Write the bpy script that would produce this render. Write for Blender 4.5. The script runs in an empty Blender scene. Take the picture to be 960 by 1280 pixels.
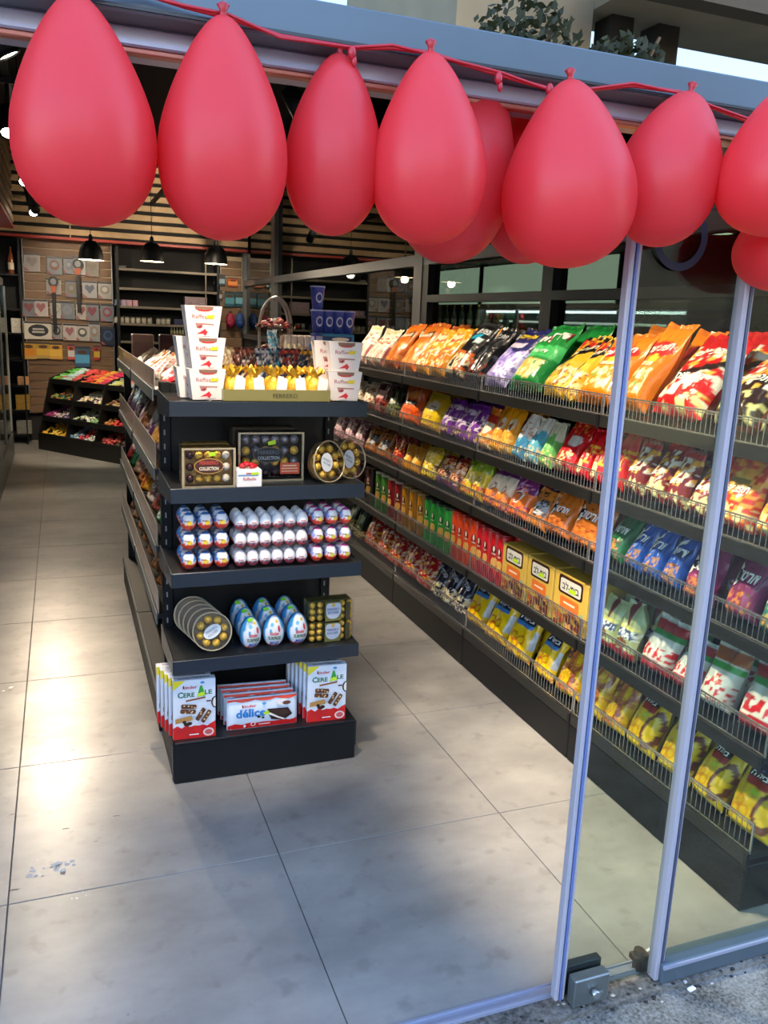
import bpy, math, random
import numpy as np
from mathutils import Vector, Matrix, Euler

SC = bpy.context.scene
COL = SC.collection
random.seed(7)
PI = math.pi
rad = math.radians

# ------------------------------------------------------------------ camera
FPX, PITCH, ROLL, YAW, CAMH = 1050.0, 0.22234, 0.04249, 0.369, 1.65
_F = np.array([math.sin(YAW)*math.cos(PITCH), math.cos(YAW)*math.cos(PITCH), -math.sin(PITCH)])
_r0 = np.array([math.cos(YAW), -math.sin(YAW), 0.0]); _u0 = np.cross(_r0, _F)
_R = math.cos(ROLL)*_r0 + math.sin(ROLL)*_u0
_U = -math.sin(ROLL)*_r0 + math.cos(ROLL)*_u0
_O = np.array([0.0, 0.0, CAMH])
cam_d = bpy.data.cameras.new('camera'); cam = bpy.data.objects.new('camera', cam_d); COL.objects.link(cam)
cam_d.sensor_fit = 'HORIZONTAL'; cam_d.sensor_width = 36.0; cam_d.lens = FPX/960.0*36.0
cam_d.clip_start = 0.02; cam_d.clip_end = 200
cam.matrix_world = Matrix(((_R[0], _U[0], -_F[0], 0), (_R[1], _U[1], -_F[1], 0), (_R[2], _U[2], -_F[2], CAMH), (0, 0, 0, 1)))
SC.camera = cam

# ------------------------------------------------------------------ sky, exposure
w = bpy.data.worlds.new('sky'); SC.world = w; w.use_nodes = True
nt = w.node_tree; nt.nodes.clear()
sky = nt.nodes.new('ShaderNodeTexSky'); sky.sky_type = 'NISHITA'; sky.sun_disc = False
sky.sun_elevation = rad(38); sky.sun_rotation = rad(20); sky.air_density = 1.0; sky.dust_density = 1.5
bg = nt.nodes.new('ShaderNodeBackground'); bg.inputs['Strength'].default_value = 1.35
wo = nt.nodes.new('ShaderNodeOutputWorld')
nt.links.new(sky.outputs[0], bg.inputs[0]); nt.links.new(bg.outputs[0], wo.inputs[0])
SC.view_settings.view_transform = 'Standard'; SC.view_settings.look = 'None'
SC.view_settings.gamma = 1.0; SC.view_settings.exposure = 0.0; SC.view_settings.use_curve_mapping = False
SPOT_E = 165.0
WARM = (1.0, 0.82, 0.60)

# ------------------------------------------------------------------ pixel helpers (960x1280 frame)
def ray(px, py): return _R*(px-480)/FPX - _U*(py-640)/FPX + _F
def on(px, py, ax, val):
    d = ray(px, py); i = 'xyz'.index(ax); t = (val-_O[i])/d[i]; return _O + d*t
def proj(p):
    d = np.array(p)-_O; k = d@_F; return 480+FPX*(d@_R)/k, 640-FPX*(d@_U)/k
def ysolve(px, X, z):
    a, b = 1.2, 14.0
    for _ in range(40):
        m = (a+b)/2
        if proj((X, m, z))[0] > px: a = m
        else: b = m
    return (a+b)/2

# ------------------------------------------------------------------ colours and materials
def lin(c):
    if isinstance(c, str):
        c = c.lstrip('#'); c = [int(c[i:i+2], 16)/255 for i in (0, 2, 4)]
    return [(x/12.92 if x <= 0.04045 else ((x+0.055)/1.055)**2.4) for x in c]
MATS = {}
def mat(key, col='#808080', rough=0.5, metal=0.0, emit=None, es=1.0, noise=0.0, nscale=8.0, bump=0.0, bscale=60.0,
        coat=0.0, attr=False, spec=0.5, sub=0.0, trans=0.0):
    if key in MATS: return MATS[key]
    m = bpy.data.materials.new(key); m.use_nodes = True; t = m.node_tree; b = t.nodes['Principled BSDF']
    c = lin(col)
    b.inputs['Base Color'].default_value = (*c, 1); b.inputs['Roughness'].default_value = rough
    b.inputs['Metallic'].default_value = metal; b.inputs['Coat Weight'].default_value = coat
    b.inputs['Specular IOR Level'].default_value = spec
    if attr:
        a = t.nodes.new('ShaderNodeAttribute'); a.attribute_name = 'Col'
        t.links.new(a.outputs['Color'], b.inputs['Base Color'])
    if noise or bump:
        tc = t.nodes.new('ShaderNodeTexCoord')
    if noise:
        n = t.nodes.new('ShaderNodeTexNoise'); n.inputs['Scale'].default_value = nscale; n.inputs['Detail'].default_value = 6
        t.links.new(tc.outputs['Object'], n.inputs['Vector'])
        r = t.nodes.new('ShaderNodeMapRange'); r.inputs[1].default_value = 0.25; r.inputs[2].default_value = 0.75
        r.inputs[3].default_value = 1-noise; r.inputs[4].default_value = 1+noise
        t.links.new(n.outputs[0], r.inputs[0])
        mx = t.nodes.new('ShaderNodeMix'); mx.data_type = 'RGBA'; mx.blend_type = 'MULTIPLY'; mx.inputs[0].default_value = 1
        mx.inputs[6].default_value = (*c, 1)
        if attr: t.links.new(a.outputs['Color'], mx.inputs[6])
        t.links.new(r.outputs[0], mx.inputs[7]); t.links.new(mx.outputs[2], b.inputs['Base Color'])
    if bump:
        n2 = t.nodes.new('ShaderNodeTexNoise'); n2.inputs['Scale'].default_value = bscale; n2.inputs['Detail'].default_value = 3
        t.links.new(tc.outputs['Object'], n2.inputs['Vector'])
        bp = t.nodes.new('ShaderNodeBump'); bp.inputs['Strength'].default_value = bump; bp.inputs['Distance'].default_value = 0.01
        t.links.new(n2.outputs[0], bp.inputs['Height']); t.links.new(bp.outputs[0], b.inputs['Normal'])
    if emit:
        b.inputs['Emission Color'].default_value = (*lin(emit), 1); b.inputs['Emission Strength'].default_value = es
    if sub: b.inputs['Subsurface Weight'].default_value = sub; b.inputs['Subsurface Radius'].default_value = (0.05, 0.01, 0.01)
    if trans: b.inputs['Transmission Weight'].default_value = trans
    MATS[key] = m; return m
def flat(c, rough=0.5): return mat('colour_%s_%d' % (c, int(rough*100)), c, rough)
def glassmat(key, tint='#ffffff', f0=0.05, rough=0.0, k=1.0, haze=0.0, hazecol='#ffffff'):
    # clear sheet: tinted see-through plus a Schlick mirror term, plus a little diffuse dust
    if key in MATS: return MATS[key]
    m = bpy.data.materials.new(key); m.use_nodes = True; t = m.node_tree; t.nodes.clear()
    o = t.nodes.new('ShaderNodeOutputMaterial'); tr = t.nodes.new('ShaderNodeBsdfTransparent'); tr.inputs[0].default_value = (*lin(tint), 1)
    gl = t.nodes.new('ShaderNodeBsdfGlossy'); gl.inputs['Roughness'].default_value = rough
    lw = t.nodes.new('ShaderNodeLayerWeight'); lw.inputs[0].default_value = 0.5
    pw = t.nodes.new('ShaderNodeMath'); pw.operation = 'POWER'; pw.inputs[1].default_value = 4.0
    ma = t.nodes.new('ShaderNodeMath'); ma.operation = 'MULTIPLY_ADD'; ma.inputs[1].default_value = 0.9*k; ma.inputs[2].default_value = f0
    t.links.new(lw.outputs['Facing'], pw.inputs[0]); t.links.new(pw.outputs[0], ma.inputs[0])
    mx = t.nodes.new('ShaderNodeMixShader'); t.links.new(ma.outputs[0], mx.inputs[0])
    base = tr
    if haze:
        df = t.nodes.new('ShaderNodeBsdfDiffuse'); df.inputs[0].default_value = (*lin(hazecol), 1)
        m2 = t.nodes.new('ShaderNodeMixShader'); m2.inputs[0].default_value = haze
        t.links.new(tr.outputs[0], m2.inputs[1]); t.links.new(df.outputs[0], m2.inputs[2]); base = m2
    t.links.new(base.outputs[0], mx.inputs[1]); t.links.new(gl.outputs[0], mx.inputs[2]); t.links.new(mx.outputs[0], o.inputs[0])
    MATS[key] = m; return m

BLACK = mat('black_powder_coat', '#121417', 0.5, spec=.3, noise=0.15, nscale=20, bump=0.02, bscale=400)
BLACKG = mat('black_shelf_paint', '#1b1e22', 0.28, noise=0.1, nscale=12)
DARKG = mat('dark_grey_metal', '#33373c', 0.35, metal=0.3)
STEEL = mat('brushed_steel', '#a9adb0', 0.3, metal=0.9, noise=0.1, nscale=30)
WIRE = mat('zinc_wire', '#c9c9c6', 0.25, metal=0.85)
ALU = mat('blue_grey_aluminium', '#55646f', 0.4, metal=0.2, noise=0.06, nscale=5)
ALUL = mat('pale_aluminium', '#a2a8bd', 0.32, metal=0.3)
FOIL = mat('printed_foil', rough=0.3, coat=0.3, attr=True, bump=0.8, bscale=22)
CARD = mat('printed_carton', rough=0.45, attr=True)
WHITE = flat('#f2f0ee', 0.45)
CLEAR = glassmat('clear_plastic', '#fafafa', 0.02, 0.05, 0.3)
GOLD = mat('gold_foil', '#e8b94a', 0.3, metal=0.35, noise=0.35, nscale=90, bump=0.6, bscale=160)
LED = mat('lamp_lens', '#ffffff', 0.4, emit='#fff2d8', es=28)

# ------------------------------------------------------------------ mesh builder
class MB:
    def __init__(s): s.v = []; s.f = []; s.m = []; s.s = []; s.T = None
    def add(s, vs, fs, mi=0, sm=False):
        o = len(s.v)
        if s.T is not None: vs = [tuple(s.T @ Vector(p)) for p in vs]
        s.v += [tuple(map(float, p)) for p in vs]
        for f in fs: s.f.append([o+i for i in f]); s.m.append(mi); s.s.append(sm)
        return s
    def box(s, x0, x1, y0, y1, z0, z1, mi=0):
        v = [(x, y, z) for z in (z0, z1) for y in (y0, y1) for x in (x0, x1)]
        return s.add(v, [(0, 2, 3, 1), (4, 5, 7, 6), (0, 1, 5, 4), (2, 6, 7, 3), (0, 4, 6, 2), (1, 3, 7, 5)], mi)
    def bbox(s, x0, x1, y0, y1, z0, z1, b=0.003, mi=0):
        # bevelled box
        vs = []; idx = {}
        for i in (0, 1):
            for j in (0, 1):
                for k in (0, 1):
                    X, Y, Z = (x0, x1)[i], (y0, y1)[j], (z0, z1)[k]
                    dx, dy, dz = b*(1-2*i), b*(1-2*j), b*(1-2*k)
                    for a, p in enumerate(((X, Y+dy, Z+dz), (X+dx, Y, Z+dz), (X+dx, Y+dy, Z))):
                        idx[i, j, k, a] = len(vs); vs.append(p)
        fs = []
        for i in (0, 1):
            q = [idx[i, j, k, 0] for j, k in ((0, 0), (0, 1), (1, 1), (1, 0))]; fs.append(q if i == 0 else q[::-1])
            q = [idx[j, i, k, 1] for j, k in ((0, 0), (1, 0), (1, 1), (0, 1))]; fs.append(q if i == 0 else q[::-1])
            q = [idx[j, k, i, 2] for j, k in ((0, 0), (0, 1), (1, 1), (1, 0))]; fs.append(q if i == 0 else q[::-1])
        for a in (0, 1):
            for c in (0, 1):
                fs.append([idx[a, c, 0, 0], idx[a, c, 1, 0], idx[a, c, 1, 1], idx[a, c, 0, 1]])
                fs.append([idx[a, 0, c, 0], idx[a, 1, c, 0], idx[a, 1, c, 2], idx[a, 0, c, 2]])
                fs.append([idx[0, a, c, 1], idx[1, a, c, 1], idx[1, a, c, 2], idx[0, a, c, 2]])
        for i in (0, 1):
            for j in (0, 1):
                for k in (0, 1): fs.append([idx[i, j, k, a] for a in range(3)])
        return s.add(vs, fs, mi)
    def lathe(s, prof, n=16, c=(0, 0, 0), mi=0, sm=True, sx=1, sy=1, cap=True):
        vs = []
        for r, z in prof:
            for i in range(n):
                a = 2*PI*i/n; vs.append((c[0]+r*sx*math.cos(a), c[1]+r*sy*math.sin(a), c[2]+z))
        fs = []
        for j in range(len(prof)-1):
            for i in range(n): fs.append((j*n+i, j*n+(i+1) % n, (j+1)*n+(i+1) % n, (j+1)*n+i))
        s.add(vs, fs, mi, sm)
        if cap:
            k = len(s.v)-len(vs); m = len(prof)-1
            s.f.append([k+i for i in range(n)][::-1]); s.m.append(mi); s.s.append(False)
            s.f.append([k+m*n+i for i in range(n)]); s.m.append(mi); s.s.append(False)
        return s
    def sphere(s, c, r, n=12, m=8, mi=0, sc=(1, 1, 1)):
        pr = [(max(1e-4, math.cos(-PI/2+PI*j/m)), math.sin(-PI/2+PI*j/m)) for j in range(m+1)]
        vs = [(c[0]+r*sc[0]*q*math.cos(2*PI*i/n), c[1]+r*sc[1]*q*math.sin(2*PI*i/n), c[2]+r*sc[2]*z) for q, z in pr for i in range(n)]
        fs = [(j*n+i, j*n+(i+1) % n, (j+1)*n+(i+1) % n, (j+1)*n+i) for j in range(m) for i in range(n)]
        return s.add(vs, fs, mi, True)
    def cyl(s, p0, p1, r0, r1=None, n=12, mi=0, cap=True):
        r1 = r0 if r1 is None else r1
        p0 = Vector(p0); p1 = Vector(p1); d = (p1-p0).normalized()
        a = d.orthogonal().normalized(); b = d.cross(a); vs = []
        for p, r in ((p0, r0), (p1, r1)):
            for i in range(n): vs.append(tuple(p+a*r*math.cos(2*PI*i/n)+b*r*math.sin(2*PI*i/n)))
        s.add(vs, [(i, (i+1) % n, n+(i+1) % n, n+i) for i in range(n)], mi, True)
        if cap:
            k = len(s.v)-2*n
            s.f += [[k+i for i in range(n)][::-1], [k+n+i for i in range(n)]]; s.m += [mi, mi]; s.s += [False, False]
        return s
    def tube(s, pts, r, n=6, mi=0):
        for a, b in zip(pts[:-1], pts[1:]): s.cyl(a, b, r, n=n, mi=mi, cap=False); s.sphere(b, r, n, 4, mi)
        return s
    def prism(s, poly, fn, h0, h1, mi=0, sm=False):
        # poly of 2-D points, fn(a,b,h) -> 3-D point, extruded h0..h1
        n = len(poly); vs = [fn(a, b, h0) for a, b in poly]+[fn(a, b, h1) for a, b in poly]
        s.add(vs, [list(range(n))[::-1], [n+i for i in range(n)]], mi)
        return s.add(vs, [(i, (i+1) % n, n+(i+1) % n, n+i) for i in range(n)], mi, sm)
    def mesh(s, name, mats):
        me = bpy.data.meshes.new(name); me.from_pydata(s.v, [], s.f)
        for m in (mats if isinstance(mats, (list, tuple)) else [mats]): me.materials.append(m)
        me.polygons.foreach_set('material_index', s.m); me.polygons.foreach_set('use_smooth', s.s); me.update()
        return me
    def build(s, name, mats, parent=None, loc=None, rot=None):
        return place(name, s.mesh(name, mats), parent, loc, rot)
def place(name, me, parent=None, loc=None, rot=None, scale=None):
    o = bpy.data.objects.new(name, me); COL.objects.link(o)
    if parent is not None: o.parent = parent
    if loc is not None: o.location = loc
    if rot is not None: o.rotation_euler = rot
    if scale is not None: o.scale = scale
    return o
def tag(o, label, cat, group=None):
    o['label'] = label; o['category'] = cat
    if group: o['group'] = group
    return o
def thing(name, label, cat, loc=(0, 0, 0), rot=(0, 0, 0), group=None):
    o = bpy.data.objects.new(name, None); COL.objects.link(o); o.empty_display_size = 0.05
    o.location = loc; o.rotation_euler = rot; return tag(o, label, cat, group)
def struct(o): o['kind'] = 'structure'; return o
def stuff(o): o['kind'] = 'stuff'; return o
def copy_thing(root, loc, rot, label, scale=None):
    def cp(o, par):
        c = o.copy(); COL.objects.link(c); c.parent = par
        for ch in o.children: cp(ch, c)
        return c
    r = cp(root, None); r.location = loc; r.rotation_euler = rot; r['label'] = label
    if scale: r.scale = scale
    return r
ORD = ['first', 'second', 'third', 'fourth', 'fifth', 'sixth', 'seventh', 'eighth', 'ninth', 'tenth', 'eleventh', 'twelfth', 'thirteenth',
       'fourteenth', 'fifteenth', 'sixteenth', 'seventeenth', 'eighteenth', 'nineteenth', 'twentieth', 'twenty-first', 'twenty-second',
       'twenty-third', 'twenty-fourth', 'twenty-fifth', 'twenty-sixth', 'twenty-seventh', 'twenty-eighth', 'twenty-ninth', 'thirtieth',
       'thirty-first', 'thirty-second', 'thirty-third', 'thirty-fourth', 'thirty-fifth', 'thirty-sixth']

# ------------------------------------------------------------------ lettering
TXT = {}
def text2d(body, bold=0.0):
    # triangles of a word, centred, 1 unit high capitals -> (verts, faces, width)
    k = (body, bold)
    if k in TXT: return TXT[k]
    c = bpy.data.curves.new('word', 'FONT'); c.body = body[::-1] if any('\u0590' < ch < '\u05ff' for ch in body) else body
    c.align_x = 'CENTER'; c.align_y = 'CENTER'; c.resolution_u = 2; c.offset = bold
    o = bpy.data.objects.new('word', c); COL.objects.link(o); bpy.context.view_layer.update()
    me = bpy.data.meshes.new_from_object(o)
    vs = [(p.co.x, p.co.y) for p in me.vertices]; fs = [list(p.vertices) for p in me.polygons]
    bpy.data.objects.remove(o); bpy.data.curves.remove(c); bpy.data.meshes.remove(me)
    xs = [a for a, b in vs] or [0]; ys = [b for a, b in vs] or [0]
    cx, cy = (max(xs)+min(xs))/2, (max(ys)+min(ys))/2
    W = max(max(xs)-min(xs), 1e-3); H = max(max(ys)-min(ys), 1e-3)
    TXT[k] = ([((a-cx)/W, (b-cy)/H) for a, b in vs], fs, W/H); return TXT[k]
def put_text(mb, body, fn, cx, cy, wd, ht, mi=0, ang=0, bold=0.0):
    vs, fs, r = text2d(body, bold); ca, sa = math.cos(ang), math.sin(ang)
    mb.add([fn(cx+a*wd*ca-b*ht*sa, cy+a*wd*sa+b*ht*ca) for a, b in vs], fs, mi)
def ell(cx, cy, rx, ry, n=20, a0=0): return [(cx+rx*math.cos(a0+2*PI*i/n), cy+ry*math.sin(a0+2*PI*i/n)) for i in range(n)]
def rect(x0, x1, y0, y1): return [(x0, y0), (x1, y0), (x1, y1), (x0, y1)]
def rrect(x0, x1, y0, y1, r, n=4):
    p = []
    for cx, cy, a in ((x1-r, y1-r, 0), (x0+r, y1-r, PI/2), (x0+r, y0+r, PI), (x1-r, y0+r, 3*PI/2)):
        p += [(cx+r*math.cos(a+PI/2*i/n), cy+r*math.sin(a+PI/2*i/n)) for i in range(n+1)]
    return p
class Print:
    """flat coloured shapes and words, layered a hair apart on a surface fn(a, b, h)"""
    def __init__(s, fn): s.fn = fn; s.mb = MB(); s.cols = []; s.h = 0.0006
    def _m(s, c):
        if c not in s.cols: s.cols.append(c)
        return s.cols.index(c)
    def poly(s, pts, c):
        h = s.h; s.mb.add([s.fn(a, b, h) for a, b in pts], [list(range(len(pts)))], s._m(c)); s.h += 0.00025; return s
    def text(s, body, cx, cy, wd, ht, c, ang=0, bold=0.02):
        h = s.h; put_text(s.mb, body, lambda a, b: s.fn(a, b, h), cx, cy, wd, ht, s._m(c), ang, bold); s.h += 0.00025; return s
    def mesh(s, name='print', rough=0.45): return s.mb.mesh(name, [flat(c, rough) for c in s.cols])

# ================================================================== SETTING
XW, YB, ZC = 2.30, 11.5, 3.4          # right wall, back wall, ceiling
XL = -1.3
def floor_material():
    m = bpy.data.materials.new('concrete_look_tile'); m.use_nodes = True; t = m.node_tree; b = t.nodes['Principled BSDF']
    g = t.nodes.new('ShaderNodeNewGeometry')
    n = t.nodes.new('ShaderNodeTexNoise'); n.inputs['Scale'].default_value = 1.6; n.inputs['Detail'].default_value = 9; n.inputs['Roughness'].default_value = 0.62
    mp = t.nodes.new('ShaderNodeMapping'); mp.inputs['Scale'].default_value = (1, 1.6, 1)
    t.links.new(g.outputs['Position'], mp.inputs[0]); t.links.new(mp.outputs[0], n.inputs['Vector'])
    r = t.nodes.new('ShaderNodeValToRGB'); r.color_ramp.elements[0].position = 0.3; r.color_ramp.elements[1].position = 0.72
    r.color_ramp.elements[0].color = (*lin('#7e7c79'), 1); r.color_ramp.elements[1].color = (*lin('#aeaba6'), 1)
    t.links.new(n.outputs[0], r.inputs[0])
    n2 = t.nodes.new('ShaderNodeTexNoise'); n2.inputs['Scale'].default_value = 14; n2.inputs['Detail'].default_value = 8
    t.links.new(g.outputs['Position'], n2.inputs['Vector'])
    r2 = t.nodes.new('ShaderNodeValToRGB'); r2.color_ramp.elements[0].position = 0.28; r2.color_ramp.elements[1].position = 0.42
    r2.color_ramp.elements[0].color = (0.55, 0.53, 0.5, 1); r2.color_ramp.elements[1].color = (1, 1, 1, 1)
    t.links.new(n2.outputs[0], r2.inputs[0])
    mx = t.nodes.new('ShaderNodeMix'); mx.data_type = 'RGBA'; mx.blend_type = 'MULTIPLY'; mx.inputs[0].default_value = 0.45
    t.links.new(r.outputs[0], mx.inputs[6]); t.links.new(r2.outputs[0], mx.inputs[7])
    oi = t.nodes.new('ShaderNodeObjectInfo'); mr = t.nodes.new('ShaderNodeMapRange'); mr.inputs[3].default_value = 0.93; mr.inputs[4].default_value = 1.05
    t.links.new(oi.outputs['Random'], mr.inputs[0])
    m3 = t.nodes.new('ShaderNodeMix'); m3.data_type = 'RGBA'; m3.blend_type = 'MULTIPLY'; m3.inputs[0].default_value = 1
    t.links.new(mx.outputs[2], m3.inputs[6]); t.links.new(mr.outputs[0], m3.inputs[7]); t.links.new(m3.outputs[2], b.inputs['Base Color'])
    rr = t.nodes.new('ShaderNodeMapRange'); rr.inputs[3].default_value = 0.36; rr.inputs[4].default_value = 0.24
    t.links.new(n.outputs[0], rr.inputs[0]); t.links.new(rr.outputs[0], b.inputs['Roughness'])
    return m
TILE = floor_material()
fl = struct(MB().box(XL, XW+0.1, 1.56, YB+0.1, -0.12, -0.004).build('floor', mat('grout', '#6a6866', 0.8)))
TS = 0.783; gx = [0.58+TS*i for i in range(-3, 4)]; gy = [2.29+TS*i for i in range(-1, 13)]
def tile_mesh(wx, wy):
    return MB().bbox(0.0015, wx-0.0015, 0.0015, wy-0.0015, -0.004, 0.0, 0.0012).mesh('tile', TILE)
tmc = {}
for i in range(len(gx)-1):
    for j in range(len(gy)-1):
        x0, x1, y0, y1 = max(gx[i], XL), min(gx[i+1], XW+0.1), max(gy[j], 1.56), min(gy[j+1], YB+0.1)
        if x1-x0 < 0.02 or y1-y0 < 0.02: continue
        k = (round(x1-x0, 3), round(y1-y0, 3))
        if k not in tmc: tmc[k] = tile_mesh(*k)
        place('tile', tmc[k], fl, (x0, y0, 0))
# chipped paint and scuffs lying on the tiles
mb = MB()
for px, py, n, sp, s0 in ((70, 1082, 34, 0.045, 0.012), (14, 860, 8, 0.022, 0.012), (92, 1120, 6, 0.03, 0.005), (162, 1267, 2, 0.006, 0.005)):
    c = on(px, py, 'z', 0.0006)
    for q in range(n):
        a = random.random()*6.28; d = abs(random.gauss(0, sp)); cx, cy = c[0]+d*math.cos(a), c[1]+d*0.7*math.sin(a); r = s0*(0.3+random.random()*0.8)
        mb.add([(cx+r*random.uniform(.5, 1)*math.cos(t*1.05), cy+r*random.uniform(.4, .9)*math.sin(t*1.05), 0.0008+q*1e-5) for t in range(6)], [list(range(6))], 0 if random.random() < 0.6 else 1)
for px, py in ((50, 880), (41, 922), (90, 938), (75, 973), (75, 980), (82, 1036), (15, 1018), (119, 1052), (20, 1112), (145, 1020), (95, 865)):
    c = on(px, py, 'z', 0.0006); r = 0.006
    for q in range(3):
        mb.add([(c[0]+random.gauss(0, .007)+r*random.uniform(.4, 1.2)*math.cos(t*1.26), c[1]+r*random.uniform(.2, .6)*math.sin(t*1.26), 0.001+q*1e-5) for t in range(5)], [list(range(5))], 2)
stuff(mb.build('paint_flakes', [flat('#efece6', .7), flat('#8b8680', .7), flat('#4c4843', .7)], fl))

# ---- pavement and street outside
def asphalt(key, dark, light, sc):
    m = bpy.data.materials.new(key); m.use_nodes = True; t = m.node_tree; b = t.nodes['Principled BSDF']
    g = t.nodes.new('ShaderNodeNewGeometry')
    n = t.nodes.new('ShaderNodeTexNoise'); n.inputs['Scale'].default_value = sc; n.inputs['Detail'].default_value = 10; n.inputs['Roughness'].default_value = 0.75
    n3 = t.nodes.new('ShaderNodeTexNoise'); n3.inputs['Scale'].default_value = 7; n3.inputs['Detail'].default_value = 5
    t.links.new(g.outputs['Position'], n.inputs['Vector']); t.links.new(g.outputs['Position'], n3.inputs['Vector'])
    ad = t.nodes.new('ShaderNodeMath'); ad.operation = 'MULTIPLY_ADD'; ad.inputs[1].default_value = 0.55
    t.links.new(n3.outputs[0], ad.inputs[0]); t.links.new(n.outputs[0], ad.inputs[2])
    r = t.nodes.new('ShaderNodeValToRGB'); r.color_ramp.elements[0].position = 0.62; r.color_ramp.elements[1].position = 0.92
    r.color_ramp.elements[0].color = (*lin(dark), 1); r.color_ramp.elements[1].color = (*lin(light), 1)
    t.links.new(ad.outputs[0], r.inputs[0]); t.links.new(r.outputs[0], b.inputs['Base Color']); b.inputs['Roughness'].default_value = 0.85
    bp = t.nodes.new('ShaderNodeBump'); bp.inputs['Distance'].default_value = 0.01; bp.inputs['Strength'].default_value = 0.7
    t.links.new(n.outputs[0], bp.inputs['Height']); t.links.new(bp.outputs[0], b.inputs['Normal'])
    return m
struct(MB().box(-14, 14, -24, 1.455, -0.16, -0.02).build('pavement', asphalt('worn_granular_paving', '#45423c', '#a3a099', 110)))
# lip of crumbling mortar along the sill
sill = struct(MB().box(XL, XW+1.5, 1.455, 1.52, -0.16, -0.006).build('trim_1', asphalt('dirty_sill_mortar', '#3c3a36', '#8f8b84', 60)))
tr = struct(MB().box(XL, 1.37, 1.52, 1.56, -0.16, 0.002).box(XL, 1.37, 1.522, 1.528, 0.0, 0.008).box(XL, 1.37, 1.55, 1.556, 0.0, 0.006).build('trim_2', ALUL))
mb = MB()
for q in range(60):
    x = random.uniform(0.95, 1.75); y = 1.47+random.gauss(0, 0.02); r = random.uniform(0.002, 0.007)
    mb.sphere((x, min(y, 1.51), -0.008 if y > 1.455 else -0.019), r, 6, 4, random.choice((0, 0, 1)), (1.3, 1, .5))
stuff(mb.build('grit', [flat('#2e2b28', .9), flat('#b9b5ae', .9)], sill))

# ---- ceiling, walls
struct(MB().box(XL-0.1, 7.2, 1.62, YB+0.2, ZC, ZC+0.15).build('ceiling', mat('black_ceiling_paint', '#161616', 0.8)))
struct(MB().box(XL-0.1, 7.2, YB, YB+0.12, -0.1, ZC).build('wall_back', mat('dark_wall_paint', '#1c1a19', 0.7)))
struct(MB().box(XL-0.12, XL, 1.62, YB, -0.1, ZC).build('wall_left', mat('grey_wall_paint', '#5e5c58', 0.7)))
struct(MB().box(XW, XW+0.08, 1.62, YB, -0.1, 1.36).build('wall_right', mat('charcoal_wall_paint', '#26282a', 0.6)))

# ---- right glazed partition: frames and panes, dim room beyond
FR = mat('grey_window_frame', '#6f7072', 0.4, metal=0.4)
FRD = mat('black_window_frame', '#17181a', 0.4)
PANE = glassmat('partition_glass', '#8f9a92', 0.075, 0.0, 0.75)
wf = struct(MB().box(XW-0.03, XW+0.07, 5.36, 5.5, 1.36, ZC).build('window_1', FR))
def bar(y0, y1, z0, z1, m=FR, name='frame_bar', dx=0.0): return MB().box(XW-0.025+dx, XW+0.06, y0, y1, z0, z1).build(name, m, wf)
bar(5.5, YB, 2.03, 2.10); bar(9.62, 9.78, 1.36, 2.03); bar(9.62, 9.78, 2.10, ZC); bar(11.36, YB, 1.36, 2.03); bar(11.36, YB, 2.10, ZC)
bar(1.62, 5.36, 2.03, 2.10); bar(5.26, 5.36, 1.36, 2.03, FRD); bar(1.62, 5.26, 1.79, 1.835, FRD); bar(3.72, 3.82, 1.36, 1.79, FRD); bar(3.72, 3.82, 1.835, 2.03, FRD)
bar(5.5, YB, 1.36, 1.42); bar(1.62, 5.26, 1.36, 1.42, FRD)
def pane(y0, y1, z0, z1): MB().box(XW+0.02, XW+0.028, y0, y1, z0, z1).build('pane', PANE, wf)
for y0, y1 in ((5.5, 9.62), (9.78, 11.36)):
    pane(y0, y1, 1.42, 2.03); pane(y0, y1, 2.10, ZC)
for y0, y1 in ((1.62, 3.72), (3.82, 5.26)):
    pane(y0, y1, 1.42, 1.79); pane(y0, y1, 1.835, 2.03)
pane(1.62, 5.36, 2.10, ZC)
# room behind the partition
NZ = 2.40
struct(MB().box(5.03, 5.1, 1.62, YB, -0.1, ZC).build('wall_neighbour', mat('neighbour_wall', '#3c403e', 0.7)))
struct(MB().box(XW+0.08, 5.03, 1.62, YB, NZ, NZ+0.05).build('ceiling_neighbour', mat('neighbour_ceiling', '#4a4a48', 0.8)))
struct(MB().box(XW+0.1, 7.1, 1.5, YB, -0.12, 0.0).build('floor_neighbour', mat('neighbour_floor', '#4d4c4a', 0.5)))
struct(MB().box(XW+0.05, 7.1, 1.56, 1.62, -0.1, ZC).build('wall_front', mat('neighbour_front', '#2a2b2c', 0.7)))
DL = mat('downlight_glow', '#ffffff', 0.4, emit='#fff6e6', es=7)
for i, (px, py, lab) in enumerate(((822, 299, 'lower left of the two round downlights above the red crisp bags'), (901, 291, 'round ceiling downlight nearest the right glass edge'), (583, 325, 'small round downlight left of the pale panels'))):
    p = on(px, py, 'z', NZ)
    t = thing('recessed_downlight', lab+', seen through the partition', 'ceiling light', (p[0], p[1], NZ))
    MB().lathe([(0.085, -0.006), (0.085, 0.0)], 24).build('diffuser', DL, t)
    MB().lathe([(0.085, -0.008), (0.11, -0.008), (0.112, 0.0), (0.085, 0.0)], 24, cap=False).build('trim_ring', WHITE, t)
    l = bpy.data.lights.new('downlight', 'SPOT'); l.energy = 45; l.spot_size = rad(130); l.shadow_soft_size = 0.08; l.color = (1, .95, .85)
    lo = bpy.data.objects.new('lamp', l); COL.objects.link(lo); lo.parent = t; lo.location = (0, 0, -0.02)
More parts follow.
